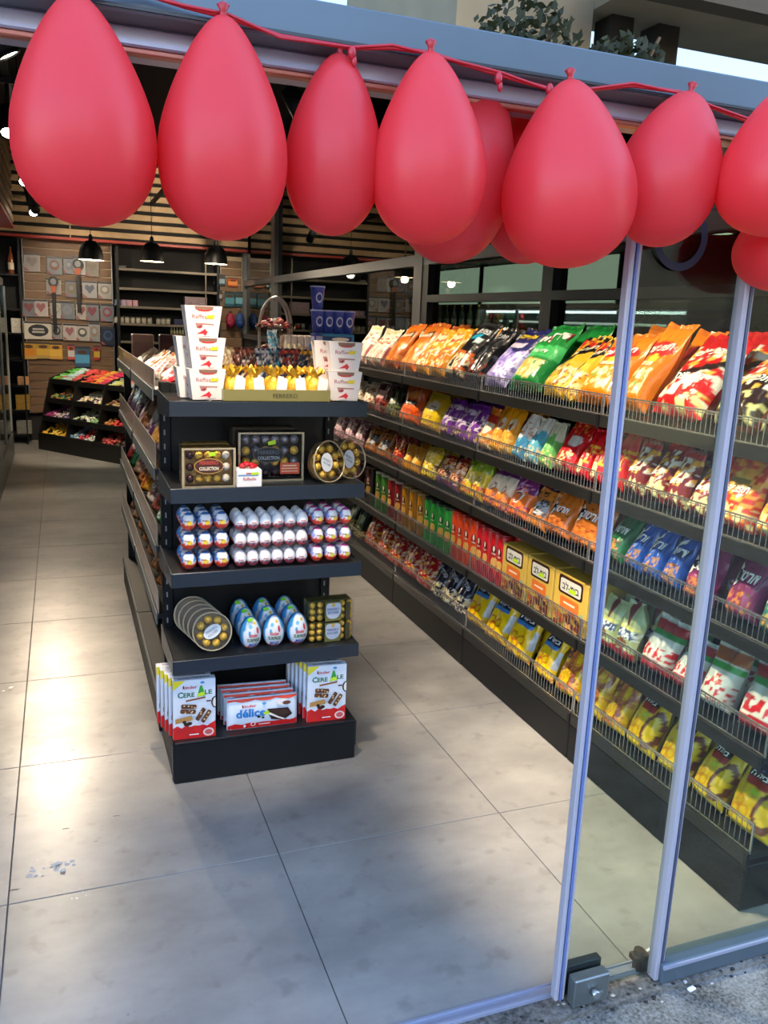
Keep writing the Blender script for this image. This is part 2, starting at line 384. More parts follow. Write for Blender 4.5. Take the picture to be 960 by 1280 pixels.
# pale panels high on that room's far wall, brightness put in as emission
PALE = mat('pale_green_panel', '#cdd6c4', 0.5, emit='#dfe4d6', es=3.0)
for a, b, lab in ((537, 598, 'left pale green panel with added glow behind the partition glass'), (604, 684, 'middle pale green panel with added glow behind the partition glass'), (704, 770, 'right pale green panel with added glow behind the partition glass')):
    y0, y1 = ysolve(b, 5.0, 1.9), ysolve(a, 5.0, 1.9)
    t = thing('glowing_panel', lab, 'panel', (4.985, (y0+y1)/2, 2.0))
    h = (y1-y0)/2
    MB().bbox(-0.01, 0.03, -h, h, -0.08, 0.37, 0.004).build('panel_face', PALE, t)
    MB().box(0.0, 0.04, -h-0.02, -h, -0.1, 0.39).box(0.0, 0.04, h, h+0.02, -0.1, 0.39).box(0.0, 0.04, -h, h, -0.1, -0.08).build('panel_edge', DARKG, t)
# bottle shelf under the panels
ya, yb2 = ysolve(655, 4.85, 1.6), ysolve(545, 4.85, 1.6)
zs = 1.60
tag(MB().bbox(4.72, 5.03, ya, yb2, zs-0.03, zs).box(5.0, 5.02, ya, yb2, 0.0, zs-0.03).build('bottle_shelf', DARKG), 'dark shelf carrying bottles behind the partition glass', 'shelf')
bp = [(0.034, 0), (0.036, 0.01), (0.036, 0.17), (0.03, 0.2), (0.013, 0.24), (0.013, 0.29), (0.015, 0.3)]
bm_ = MB().lathe(bp, 12).mesh('bottle', mat('dark_bottle_glass', '#6c7a62', 0.1)); lm_ = MB().lathe([(0.0365, 0.05), (0.0365, 0.13)], 12, cap=False).mesh('label', flat('#e8e0d2')); cm_ = MB().lathe([(0.0155, 0.26), (0.0158, 0.305)], 10).mesh('cap', flat('#caa04a', .3))
for i in range(10):
    y = yb2-0.15-(yb2-ya-0.3)*i/9
    o = tag(place('bottle', bm_, None, (4.82, y, zs)), '%s dark bottle from the left behind the partition glass' % ORD[i], 'bottle', 'bottles on the shelf behind the partition')
    place('bottle_label', lm_, o); place('bottle_cap', cm_, o)
p0, p1 = on(620, 401, 'x', 4.98), on(832, 407, 'x', 4.98)
t = thing('tube_light', 'white fluorescent tube glowing behind the partition glass', 'light', (4.98, p1[1], p0[2]))
MB().cyl((0, 0, 0), (0, p0[1]-p1[1], 0.0), 0.012).build('tube', mat('tube_glow', '#ffffff', emit='#ffffff', es=3.2), t)
MB().box(0.012, 0.05, 0, p0[1]-p1[1], -0.02, 0.03).build('batten', DARKG, t)
# mirror-written blue freezer sign, modelled beyond the glass in place of a reflection
pa, pb = on(840, 386, 'x', 3.1), on(905, 418, 'x', 3.1)
cy_, hw = (pa[1]+pb[1])/2, (pa[1]-pb[1])/2; zc_, hh = (pa[2]+pb[2])/2, (pa[2]-pb[2])/2
t = thing('freezer_sign_reflection', 'blue mirrored freezer sign standing in for a reflection in the partition glass', 'sign', (3.1, cy_, zc_))
MB().bbox(0.0, 0.06, -hw, hw, -hh, hh, 0.006).build('sign_box', mat('sign_blue', '#274f8c', 0.35, emit='#2f62ad', es=0.30), t)
MB().bbox(-.02, .4, -hw-.04, hw+.02, -zc_, -hh-.1, .01).build('freezer_body', mat('freezer_grey', '#4a4d4e', .5), t)
MB().bbox(-0.012, 0.0, -hw-0.02, -hw, -hh, hh).bbox(0.0, 0.05, -hw, hw, -hh-0.1, -hh-0.02).build('sign_frame', STEEL, t)
P = Print(lambda a, b, h: (-h-0.002, a, b))
put = text2d('BEN&JERRY\'S', 0.03)
for ang0, c, k in ((0, '#16382c', 1.12), (0, '#cfe6c8', 1.0)):
    h0 = P.h
    P.mb.add([P.fn(a*hw*1.35*k, 0.02+b*hh*0.42*k+0.05*hh*4*(0.25-a*a), h0) for a, b in put[0]], put[1], P._m(c)); P.h += 0.0005
for s in (-1, 1):
    for dx, dz, r in ((0, 0, .03), (.03, -.008, .02), (-.03, -.006, .022)): P.poly(ell(s*hw*0.78+dx, hh*0.45+dz, r, r*0.75), '#b9cfe0')
place('sign_print', P.mesh('sign_print'), t)

# ---- storefront header, transom, glass leaves
YS = 1.50
hd = struct(MB().bbox(XL-1, 4.0, 1.44, 1.62, 2.085, 2.148, 0.003).build('trim_3', ALU))
MB().bbox(XL-1, 4.0, 1.50, 1.60, 2.056, 2.085, 0.003).build('door_track', ALUL, hd)
MB().bbox(XL-1, 4.0, 1.505, 1.528, 2.047, 2.056, 0.002).build('track_lip', mat('copper_brown_strip', '#b06a58', 0.35, metal=0.3), hd)
MB().box(XL-1, 4.0, 1.436, 1.4395, 2.089, 2.094).build('drip_edge', DARKG, hd)
SG = glassmat('storefront_glass', '#e9f1ea', 0.03, 0.0, 0.9)
TG = glassmat('transom_glass', '#6d756f', 0.42, 0.0, 0.6)
w2 = struct(MB().box(XL-1, 4.0, 1.50, 1.512, 2.148, 3.4).build('window_2', TG))
for x in (-0.2, 2.2): MB().box(x, x+0.04, 1.47, 1.53, 2.148, 3.4).build('mullion', ALU, w2)
struct(MB().box(XL-1, 4.0, 1.62, 1.70, 2.148, 2.24).build('trim_4', mat('dark_lintel', '#202224', 0.6)))
EDGE = mat('translucent_edge_seal', '#b3b1be', 0.3, trans=0.15, coat=0.2)
EDGE2 = mat('edge_seal_core', '#6478b0', 0.25, trans=0.1)
def leaf(name, x0, x1, y, z0, z1):
    o = struct(MB().box(x0, x1, y, y+0.01, z0, z1).build(name, SG)); return o
d1 = leaf('door_1', 1.10, 1.385, 1.495, 0.012, 2.046)
MB().bbox(1.088, 1.100, 1.488, 1.512, 0.012, 2.046, 0.003).build('edge_seal', EDGE, d1)
MB().bbox(1.1005, 1.106, 1.486, 1.4945, 0.012, 2.046, 0.001).build('edge_seal_core', EDGE2, d1)
MB().bbox(1.1065, 1.115, 1.488, 1.4945, 0.012, 2.046, 0.002).build('edge_seal', EDGE, d1)
cl = MB().bbox(1.125, 1.228, 1.462, 1.494, 0.004, 0.082, 0.003).build('patch_lock', mat('satin_steel', '#8a9190', 0.32, metal=0.8, noise=.08, nscale=25), d1)
MB().bbox(1.118, 1.232, 1.506, 1.53, 0.004, 0.09, 0.003).build('clamp_plate', DARKG, d1)
MB().cyl((1.18, 1.461, 0.042), (1.18, 1.444, 0.042), 0.010, n=16).build('lock_cylinder', STEEL, cl)
MB().box(1.18, 1.2, 1.449, 1.452, 0.042, 0.048).build('key_slot', STEEL, cl)
d2 = leaf('window_3', 1.40, 2.32, 1.49, 0.05, 2.046)
MB().bbox(1.382, 1.397, 1.476, 1.51, 0.0, 2.046, 0.003).build('edge_seal', EDGE, d2)
MB().bbox(1.3975, 1.4045, 1.474, 1.4885, 0.0, 2.046, 0.002).build('edge_seal_core', mat('dark_gasket', '#4a4f63', 0.4), d2)
MB().bbox(1.405, 1.412, 1.48, 1.4885, 0.0, 2.046, 0.002).build('edge_seal', EDGE, d2)
MB().bbox(1.395, 2.32, 1.465, 1.52, -0.004, 0.055, 0.004).build('bottom_rail', ALU, d2)
MB().box(1.395, 2.32, 1.46, 1.466, 0.044, 0.052).build('rail_bead', ALUL, d2)
hg = MB().cyl((1.368, 1.53, 0.0), (1.368, 1.53, 0.06), 0.013).box(1.35, 1.395, 1.515, 1.545, 0.03, 0.045).build('pivot_hinge', mat('rusty_hinge', '#4f423a', 0.6, metal=.4, noise=.4, nscale=80), d2)
# dark blue ring sticker on the first leaf
c = on(851, 296, 'y', 1.49)
mb = MB(); n = 40
vs = []
for i in range(n+1):
    a = rad(140)+rad(270)*i/n
    for r in (0.052, 0.068): vs.append((c[0]+r*math.cos(a), 1.4885, c[2]+r*math.sin(a)))
mb.add(vs, [(2*i, 2*i+1, 2*i+3, 2*i+2) for i in range(n)])
mb.build('ring_sticker', mat('navy_vinyl', '#121a2e', 0.6), d1)
# white price-tag scraps by the rail
tag(MB().bbox(-0.02, 0.02, -0.004, 0.004, 0, 0.003, 0.001).build('paper_scrap', WHITE, None, (1.44, 1.575, 0.001), (0, 0, rad(12))), 'white paper strip on the floor behind the bottom rail', 'scrap')
tag(MB().bbox(-0.011, 0.011, -0.006, 0.006, 0, 0.006, 0.001).build('paper_scrap', WHITE, None, (1.475, 1.44, -0.019), (0, 0, rad(10))), 'small white scrap on the pavement under the blue rail', 'scrap')

# ---- street opposite, seen only as reflections
CONC = mat('beige_concrete', '#8d8672', 0.8, noise=0.12, nscale=1.5)
DCON = mat('dark_concrete', '#3a3833', 0.8)
op = tag(MB().box(4.74, 6.7, -12, -7.5, -0.02, 8.0).build('building', CONC), 'beige concrete building across the street, reflected in the transom', 'building')
MB().box(6.7, 15, -8.2, -7.5, -0.02, 4.95).build('lower_storey', CONC, op)
MB().box(6.7, 15, -8.2, -6.2, 5.75, 6.5).build('upper_slab', CONC, op)
MB().box(5.2, 15, -6.2, -5.9, 5.45, 6.2).build('edge_beam', DCON, op)
for x in (7.0, 7.75): MB().box(x, x+0.35, -7.9, -7.5, 4.95, 5.75).build('column', DCON, op)
MB().box(4.8, 14.5, -7.5, -7.46, 0.6, 3.6).build('window_band', mat('dark_glazing', '#22262a', 0.15), op)
o2 = tag(MB().box(-14, 4.4, -11, -7.8, -0.02, 4.6).build('building', mat('pale_render', '#c4c2ba', 0.8, noise=.1, nscale=1.2)), 'low pale building across the street, beside the beige one', 'building')
MB().box(-13, 4.0, -7.8, -7.76, 0.4, 2.6).build('shop_windows', MATS['dark_glazing'], o2)
def leaves(n, c, r, seed):
    rn = random.Random(seed); m = MB()
    for _ in range(n):
        th = rn.random()*6.28; ph = math.acos(rn.uniform(-1, 1)); d = r*rn.random()**0.4
        p = Vector((c[0]+d*math.sin(ph)*math.cos(th), c[1]+d*math.sin(ph)*math.sin(th), c[2]+0.7*d*math.cos(ph)))
        a = Vector((rn.gauss(0, 1), rn.gauss(0, 1), rn.gauss(0, 1))).normalized()*0.06; b = a.orthogonal().normalized()*0.03
        m.add([p-a, p-b, p+a, p+b], [(0, 1, 2, 3)])
    return m
LEAF = mat('green_leaf', '#1e2a14', 0.6)
for i, (px, py, r, n, lab) in enumerate(((650, 62, .6, 300, 'leafy street tree reflected at the centre of the transom'), (775, 88, .45, 260, 'leafy street tree reflected near the sky gap'))):
    c = on(px, py, 'y', 8.0); x, y, z = c[0], 3-8.0, c[2]+.02
    t = thing('street_tree', lab, 'tree', (x, y, -0.02))
    MB().cyl((0, 0, 0), (0.05, 0, z-0.4), 0.09, 0.05).cyl((0.05, 0, z-0.4), (0.3, 0.2, z+0.3), 0.04, 0.015, 8).cyl((0.05, 0, z-0.5), (-0.3, -0.2, z+0.2), 0.035, 0.015, 8).build('trunk', mat('bark', '#4a3d30', 0.9), t)
    stuff(leaves(n*2, (0, 0, z), r, i).build('foliage', LEAF, t))

# ================================================================== BACK OF THE SHOP
PINE = mat('pine_slat', '#b99a72', 0.55, noise=0.18, nscale=6)
RED = mat('red_edge_board', '#a63324', 0.5)
t = thing('slatted_bulkhead', 'pine slat bulkhead above the back wall with a red lower edge', 'bulkhead', (0.9, 11.2, 2.48))
MB().box(-1.9, 1.4, 0.03, 0.28, 0.0, 0.92).build('backing_board', mat('black_backing', '#0f0f0f', 0.8), t)
sm = MB().bbox(-1.9, 1.4, -0.005, 0.03, 0, 0.068, 0.003).mesh('slat', PINE)
for i in range(8): place('slat', sm, t, (0, 0, 0.03+i*0.112))
MB().box(-1.9, 1.4, -0.01, 0.28, -0.03, 0.0).build('red_edge', RED, t)
MB().box(-0.75, -0.735, -0.012, -0.006, 0.0, 0.92).build('joint_cover', PINE, t)
t = thing('slatted_bulkhead', 'pine slat bulkhead at the far left above the fridge', 'bulkhead', (-0.42, 6.0, 2.48))
MB().box(-0.5, -0.03, 0, 4.1, 0.0, 0.9).build('backing_board', MATS['black_backing'], t)
sm = MB().bbox(-0.03, 0.005, 0, 4.1, 0, 0.068, 0.003).mesh('slat', PINE)
for i in range(8): place('slat', sm, t, (0, 0, 0.03+i*0.112))
MB().box(-0.5, 0.005, 0, 4.1, -0.03, 0.0).build('red_edge', RED, t)

# ---- brown slatwall with hanging packets
YP = 11.44
SW = mat('brown_slatwall', '#755a42', 0.5, noise=0.1, nscale=4)
def slatwall(x0, x1, z0, z1, label):
    t = thing('slatwall_panel', label, 'display panel', (x0, YP, z0)); wd = x1-x0; n = int((z1-z0)/0.1)
    MB().box(0, wd, 0.012, 0.05, 0, z1-z0).build('backing', mat('slat_groove', '#c0ab8c', 0.4), t)
    m = MB().bbox(0.012, wd-0.012, -0.004, 0.012, 0.006, 0.094, 0.003).mesh('slat', SW)
    for i in range(n): place('slat', m, t, (0, 0, i*0.1))
    e = MB().bbox(0, 0.014, -0.014, 0.05, 0, z1-z0, 0.003).mesh('edge_trim', STEEL)
    place('edge_trim', e, t); place('edge_trim', e, t, (wd-0.014, 0, 0))
    return t
slatwall(-0.40, 0.64, 0.35, 2.46, 'brown slatwall panel hung with balloon packets')
slatwall(1.98, 2.28, 0.35, 2.40, 'narrow brown slatwall panel hung with backpacks in the corner')
def dull(c, k):
    v = [int(c[i:i+2], 16) for i in (1, 3, 5)]; g = sum(v)/3; return '#%02x%02x%02x' % tuple(int(max(0, min(255, (x*.6+g*.4)*k))) for x in v)
def packet(px, py, wpx, hpx, base, art, label, cat='packet', shape='disc', grp='packets hanging on the brown slatwall', yy=YP-0.03):
    p = on(px, py, 'y', yy); wd = wpx/92.0; ht = hpx/92.0
    if shape in ('disc', 'heart'): base, art = dull(base, 1.0), dull(art, .9)
    o = tag(MB().bbox(-wd/2, wd/2, -0.006, 0.006, -ht/2, ht/2, 0.004).build('hanging_packet', mat('packet_'+base, base, 0.3, coat=.4), None, (p[0], yy, p[2])), label, cat, grp)
    P = Print(lambda a, b, h: (a*wd, -0.0065-h*2, b*ht))
    P.poly(rect(-.48, .48, .38, .49), '#3a3c42')
    if shape in ('disc', 'heart'): P.poly(rect(-.44, .44, -.44, .34), dull(base, .88))
    if shape == 'disc': P.poly(ell(0, 0.02, .33, .27), art).poly(ell(0, 0.05, .2, .14), base)
    elif shape == 'heart': P.poly([(0, -.25), (.33, .08), (.28, .25), (.12, .28), (0, .18), (-.12, .28), (-.28, .25), (-.33, .08)], art)
    elif shape == 'band': P.poly(rect(-.46, .46, -.3, .1), art).poly(ell(0, .22, .3, .1), '#5a3a20')
    elif shape == 'wide': P.poly(ell(0, 0, .36, .34, 14), '#2e2f33').poly(rect(-.2, .2, .02, .12), '#b9b4ad').poly(rect(-.22, .22, -.14, -.04), '#b9b4ad')
    P.poly([(-.46, -.46), (-.15, -.46), (-.46, -.26)], '#9a5a5e') if shape in ('disc', 'heart') else None
    place('packet_print', P.mesh('packet_print', .3), o)
    MB().cyl((0, 0.0, ht/2-0.008), (0, 0.028, ht/2-0.008), 0.003, n=6).build('hook', STEEL, o)
    return o
rows = [
 ('top row', [(40, 328, 17, 20, '#b9aaa6', '#8d7a7c', 'heart'), (68, 332, 16, 20, '#7f93a8', '#a5472f', 'disc'), (86, 332, 12, 18, '#8d93a8', '#75799a', 'disc'), (99, 332, 15, 20, '#b9b9bd', '#3a4048', 'disc'), (115, 335, 15, 19, '#9a8a7b', '#8a7a6c', 'heart')]),
 ('second row', [(67, 358, 16, 18, '#b6b0ac', '#8e9296', 'heart'), (89, 361, 13, 19, '#7c8896', '#9a7a3c', 'disc'), (112, 362, 16, 19, '#aeb1b6', '#57618c', 'heart'), (131, 363, 15, 19, '#b4aea4', '#938d86', 'disc')]),
 ('third row', [(36, 385, 15, 19, '#74829a', '#a33b4a', 'heart'), (51, 385, 15, 19, '#cbbfbb', '#b9505c', 'heart'), (70, 387, 12, 19, '#cfc9bd', '#b9aea4', 'disc'), (84, 388, 16, 20, '#7a8799', '#8e99ad', 'disc'), (102, 389, 12, 19, '#cbbfac', '#b54d55', 'heart'), (115, 390, 15, 20, '#7d8a9b', '#a0324a', 'heart'), (134, 391, 15, 20, '#74809a', '#b53a48', 'disc')]),
 ('fourth row', [(48, 413, 30, 20, '#cfc8bb', '#2e2f33', 'wide'), (71, 414, 12, 18, '#a9a3a0', '#4b4548', 'disc'), (87, 415, 14, 19, '#d3c8bd', '#c9606a', 'heart'), (103, 416, 15, 19, '#cfc6b5', '#5c5f66', 'disc'), (118, 415, 12, 22, '#9faab4', '#b58a68', 'disc'), (135, 420, 16, 22, '#1d2f5c', '#2c5a96', 'disc')]),
 ('bottom row', [(36, 438, 16, 20, '#c9992a', '#d98a1e', 'band'), (54, 438, 16, 19, '#b9962c', '#dcae3a', 'band'), (70, 439, 14, 19, '#dca02c', '#e8bd4a', 'band'), (89, 440, 8, 18, '#d9573a', '#d6d0c8', 'band'), (103, 446, 17, 24, '#3f5f80', '#5aa5cf', 'band'), (121, 441, 7, 17, '#b23a3a', '#c9a93a', 'band')]),
]
for rn, its in rows:
    for i, (px, py, a, b, base, art, sh) in enumerate(its):
        look = {'heart': 'balloon packet with a heart', 'disc': 'balloon packet with a round balloon', 'band': 'snack packet with a coloured band', 'wide': 'wide balloon banner packet'}[sh]
        packet(px, py, a, b, base, art, '%s, %s from left in the %s on slatwall' % (look, ORD[i], rn), shape=sh)
for k, (px, y0, y1, lab) in enumerate(((66.5, 352, 415, 'left hanging black strip with a rounded top on the slatwall'), (97, 330, 391, 'right hanging black strip with a rounded top on the slatwall'))):
    a = on(px, y0, 'y', YP-0.08); b = on(px-1, y1, 'y', YP-0.08)
    t = thing('hanging_strip', lab, 'display strip', tuple(a))
    L = a[2]-b[2]
    MB().bbox(-0.022, 0.022, -0.01, 0.0, -L, -0.12, 0.003).build('strip', mat('strip_black', '#17181a', 0.35, noise=.6, nscale=60), t)
    MB().prism(ell(0, 0, 0.058, 0.062), lambda x, z, h: (x, h, z), -0.012, 0.0).build('fan_top', mat('fan_dark', '#3a4046', 0.25, metal=.4), t)
    MB().prism(ell(0, 0, 0.035, 0.038), lambda x, z, h: (x, h, z), -0.016, -0.012).build('fan_print', flat('#8c9096', .3), t)
    MB().prism([(-.02, -.13), (.02, -.13), (.035, -.05), (-.035, -.05)], lambda x, z, h: (x, h, z), -0.014, 0.0).build('neck', flat('#b5562c', .4), t)
    MB().cyl((0, 0.0, 0.04), (0, 0.09, 0.04), 0.003, n=6).build('hook', STEEL, t)
# corner slatwall goods
for px, py, w_, h_, c1, c2, lab in ((274, 350, 14, 13, '#2f4a5c', '#8aa4b4', 'dark teal packet at the top of the corner slatwall'), (291, 353, 12, 10, '#b5562c', '#d98a4a', 'orange packet at the top of the corner slatwall'),
        (273, 369, 9, 12, '#3a3f48', '#a4a8ae', 'grey packet below the dark teal packet in the corner'), (287, 374, 12, 18, '#2d5a6a', '#4f8a9c', 'left teal packet in the corner slatwall'), (299, 374, 10, 18, '#28505f', '#6aa0b0', 'right teal packet in the corner slatwall')):
    packet(px, py, w_, h_, c1, c2, lab, shape='band', grp='packets in the corner')
for px, py, c1, lab in ((288, 401, '#8f1f3f', 'crimson toy backpack hanging in the back corner'), (300, 401, '#1f3f7a', 'navy blue toy backpack hanging in the back corner')):
    p = on(px, py, 'y', YP-0.09)
    t = thing('backpack', lab, 'backpack', tuple(p))
    m_ = mat('pack_'+c1, c1, 0.6)
    MB().sphere((0, 0, 0), 0.1, 14, 10, 0, (0.62, 0.45, 1.05)).build('bag_body', m_, t)
    MB().sphere((0, -0.04, -0.035), 0.06, 12, 8, 0, (0.75, 0.4, 0.75)).build('pocket', mat('packp_'+c1, c1, 0.35), t)
    MB().tube([(-.02, 0.0, .1), (-.015, 0.0, .13), (.015, 0, .13), (.02, 0, .1)], 0.005).cyl((0, 0, .13), (0, .09, .135), .003).build('loop', DARKG, t)

# ---- black shelf rack with pale shelf edges
sx0, sx1 = 0.67, 1.93
t = thing('wall_shelving', 'black wall shelving with pale edges right of the packet wall', 'shelving', (0, 11.3, 0))
EDGEP = mat('pale_shelf_edge', '#665e50', 0.5)
MB().box(sx0, sx1, 0.17, 0.19, 0, 2.42).build('back_panel', mat('matt_black_board', '#070707', 0.8), t)
for x in (sx0, sx1-0.03): MB().box(x, x+0.03, -0.12, 0.17, 0, 2.42).build('side_panel', BLACK, t)
shz = [2.16, 1.93, 1.71, 1.50, 1.28, 1.02]
for z in shz:
    s_ = MB().box(sx0+.03, sx1-.03, -0.10, 0.17, z-0.02, z).build('shelf', BLACK, t)
    MB().box(sx0+.03, sx1-.03, -0.108, -0.10, z-0.024, z+0.004).build('shelf_edge', EDGEP, s_)
ups = on(257, 320, 'y', 11.19); MB().box(ups[0]-.008, ups[0]+.008, -0.12, -0.108, 1.0, 2.42).build('front_upright', EDGEP, t)
def small_box(px, z, w_, h_, c, lab, cat='box', d=0.1, y=11.28, grp='goods on the black wall shelving'):
    p = on(px, 380, 'y', y-d/2)
    o = tag(MB().bbox(-w_/2, w_/2, -d/2, d/2, 0, h_, 0.003).build('small_box', mat('sbox_'+c, c, 0.5, noise=.15, nscale=30), None, (p[0], y, z)), lab, cat, grp)
    MB().box(-w_*.4, w_*.4, -d/2-0.002, -d/2-0.0005, h_*.35, h_*.75).build('box_print', mat('sboxp_'+c, c, 0.4, emit=None, noise=.6, nscale=60), o)
    return o
for i, c in enumerate(('#6f7f9f', '#94809a', '#a8818f', '#a97f8c')): small_box(147+i*7.4, 1.71, 0.064, 0.075, c, '%s small pastel box from the left on the black shelving' % ORD[i])
jm = MB().lathe([(0.026, 0), (0.03, 0.01), (0.03, 0.06), (0.024, 0.07)], 12).mesh('jar', mat('jar_glass', '#9a9688', 0.15)); jl = MB().lathe([(0.027, 0.068), (0.027, 0.082)], 12).mesh('lid', flat('#55534c', .4))
for i, px in enumerate((145, 152, 159, 166, 173, 180, 187, 198, 204, 210)):
    p = on(px, 392, 'y', 11.24); o = tag(place('jar', jm, None, (p[0], 11.24, 1.50)), '%s glass jar from the left on the black wall shelving' % ORD[i], 'jar', 'jars on the black wall shelving'); place('lid', jl, o)
small_box(245, 1.71, 0.28, 0.15, '#7c6a70', 'wide pinkish box at the right end of the black shelving', d=.12)
small_box(224, 1.50, 0.13, 0.075, '#20264a', 'dark navy box beside the jars on the black shelving')
small_box(154, 2.16, 0.09, 0.035, '#3a3a3a', 'flat dark box on the top black shelf')
for i, (px, c) in enumerate(((239, '#8a8a86'), (246, '#9a2f2a'), (257, '#7a7a74'))):
    p = on(px, 398, 'y', 11.24); o = tag(MB().lathe([(0.028, 0), (0.028, 0.075)], 14).build('tin', mat('tin_'+c, c, .3, metal=.5), None, (p[0], 11.24, 1.50)), ['grey tin beside the navy box', 'red tin between two grey tins', 'grey tin at the right end of the shelf'][i]+', black shelving', 'tin')
    MB().lathe([(0.0285, 0.07), (0.0285, 0.08)], 14).build('lid', STEEL, o)
for r in range(2):
    for i in range(5):
        p = on(216+i*3.6, 405, 'y', 11.1); z = (1.50-0.16, 1.28)[r]
        if r == 0: z = 1.28+0.10
        o = tag(MB().lathe([(0.012, 0), (0.014, 0.01), (0.014, 0.05), (0.008, 0.06), (0.008, 0.08)], 8).build('small_bottle', flat('#8c8a66', .3), None, (p[0], 11.24, z)), '%s little bottle, %s row beside the white cartons, far shelving' % (ORD[i], ('upper', 'lower')[r]), 'bottle', 'little bottles on the far shelving')
        MB().lathe([(0.009, 0.078), (0.009, 0.09)], 8).build('cap', flat('#d8d4c8', .4), o)
p = on(225, 420, 'y', 11.24)
tag(MB().bbox(-.11, .11, -.06, .06, 0, .012, .002).box(-.105, -.095, -.05, .05, -0.088, 0).box(.095, .105, -.05, .05, -0.088, 0).build('riser', BLACK, None, (p[0], 11.24, 1.368)), 'small black riser holding little bottles on the far shelving', 'riser')

# ---- dark corner shelf left of the slatwall
t = thing('corner_shelf', 'dark corner shelf left of the slatwall holding a bottle', 'shelving', (-0.66, 11.25, 0))
MB().box(-0.24, 0.24, 0.17, 0.19, 0, 2.44).build('back_panel', BLACK, t)
for z in (0.12, 0.42, 0.72, 1.02, 1.34, 1.62, 2.02):
    MB().box(-0.24, 0.24, -0.12, 0.17, z-0.02, z).build('shelf', BLACK, t)
for x in (-0.24, 0.225): MB().box(x, x+0.015, -0.12, 0.17, 0, 2.44).build('side_panel', BLACK, t)
p = on(14, 336, 'y', 11.2)
o = tag(MB().lathe([(0.032, 0), (0.034, .01), (0.034, .17), (0.026, .21), (.012, .25), (.012, .30), (.014, .31)], 14).build('wine_bottle', mat('amber_bottle', '#7c4028', 0.15), None, (p[0], 11.2, 2.02)), 'amber bottle standing on the dark corner shelf', 'bottle')
MB().lathe([(0.0345, .05), (0.0345, .13)], 14, cap=False).build('bottle_label', flat('#d8c8ae'), o)
for px, z, w_, h_, c, lab in ((20, 1.34, .13, .17, '#b8b4aa', 'round-edged pale mug box on the dark corner shelf'), (24, .72, .13, .1, '#c9956a', 'tan carton on the dark corner shelf'), (22, .42, .16, .18, '#9a7a2c', 'golden bag box on the dark corner shelf'), (22, .12, .17, .16, '#7d7c76', 'grey carton at the bottom of the dark corner shelf')):
    small_box(px, z, w_, h_, c, lab, y=11.24, d=.12, grp='goods on the corner shelf')

# ---- glass-fronted fridge on the left edge
t = thing('drinks_fridge', 'tall glass-fronted fridge at the left edge of the shop', 'fridge', (-0.54, 6.2, 0))
FW = mat('fridge_grey', '#9ea4a4', 0.35, metal=.3)
MB().bbox(-0.72, 0.0, 0, 4.1, 0.0, 0.26, .01).build('base', mat('fridge_base', '#6f7473', 0.4, metal=.2), t)
MB().box(-0.72, -0.68, 0, 4.1, 0.26, 1.9).build('back_panel', mat('fridge_inside', '#c9cecb', 0.5), t)
MB().bbox(-0.72, -0.02, 0, 4.1, 1.86, 1.95, .02).build('canopy', FW, t)
for y in (0.0, 4.06): MB().box(-0.68, -0.03, y, y+0.04, 0.26, 1.86).build('side_panel', FW, t)
for z in (0.30, 0.62, 0.94, 1.26, 1.58):
    s_ = MB().box(-0.68, -0.06, 0.04, 4.06, z, z+0.02).build('shelf', FW, t)
    MB().bbox(-0.06, -0.045, 0.04, 4.06, z-0.01, z+0.045, .003).build('price_rail', mat('lit_rail', '#dfe6e4', 0.3), s_)
for i in range(4):
    d_ = MB().box(-0.022, -0.014, 0.02+i*1.02, 1.02+i*1.02, 0.28, 1.86).build('glass_door', glassmat('fridge_glass', '#dfe8e4', .05), t)
    MB().bbox(-0.026, -0.004, 0.98+i*1.02, 1.035+i*1.02, 0.28, 1.86, .004).build('door_frame', FW, d_)
MB().cyl((-0.1, .1, 1.84), (-0.1, 4.0, 1.84), 0.014).build('fridge_tube', mat('fridge_led', '#ffffff', emit='#f4fbff', es=22), t)
for yy in (1.0, 3.0):
    l = bpy.data.lights.new('fridge_led', 'AREA'); l.shape = 'RECTANGLE'; l.size = 1.9; l.size_y = .03; l.energy = 7; l.color = (.95, 1, .98)
    lo = bpy.data.objects.new('lamp', l); COL.objects.link(lo); lo.parent = t; lo.location = (-.1, yy, 1.82); lo.rotation_euler = (0, rad(-12), rad(90))
cols = ['#c43a34', '#3f8a4a', '#c98f2c', '#d9d4c8', '#2f6fa8', '#8a2f6a', '#5a9a6a', '#e0c04a']
btm = [MB().lathe([(.034, 0), (.036, .01), (.036, .15), (.03, .19), (.014, .22), (.014, .25)], 10).mesh('bottle', mat('drink_%d' % i, c, 0.2)) for i, c in enumerate(cols)]
bcap = MB().lathe([(.016, .245), (.016, .265)], 10).mesh('cap', WHITE)
for zi, z in enumerate((0.32, 0.64, 0.96, 1.28, 1.60)):
    nb = 10
    for i in range(nb):
        y = 6.3+3.0+0.9*i/(nb-1)
        o = tag(place('drink_bottle', btm[(i*3+zi*2) % 8], None, (-0.54-0.11, y, z)), '%s drink bottle along the %s fridge shelf' % (ORD[i], ('lowest', 'second', 'middle', 'fourth', 'top')[zi]), 'bottle', 'drink bottles in the fridge'); place('cap', bcap, o)

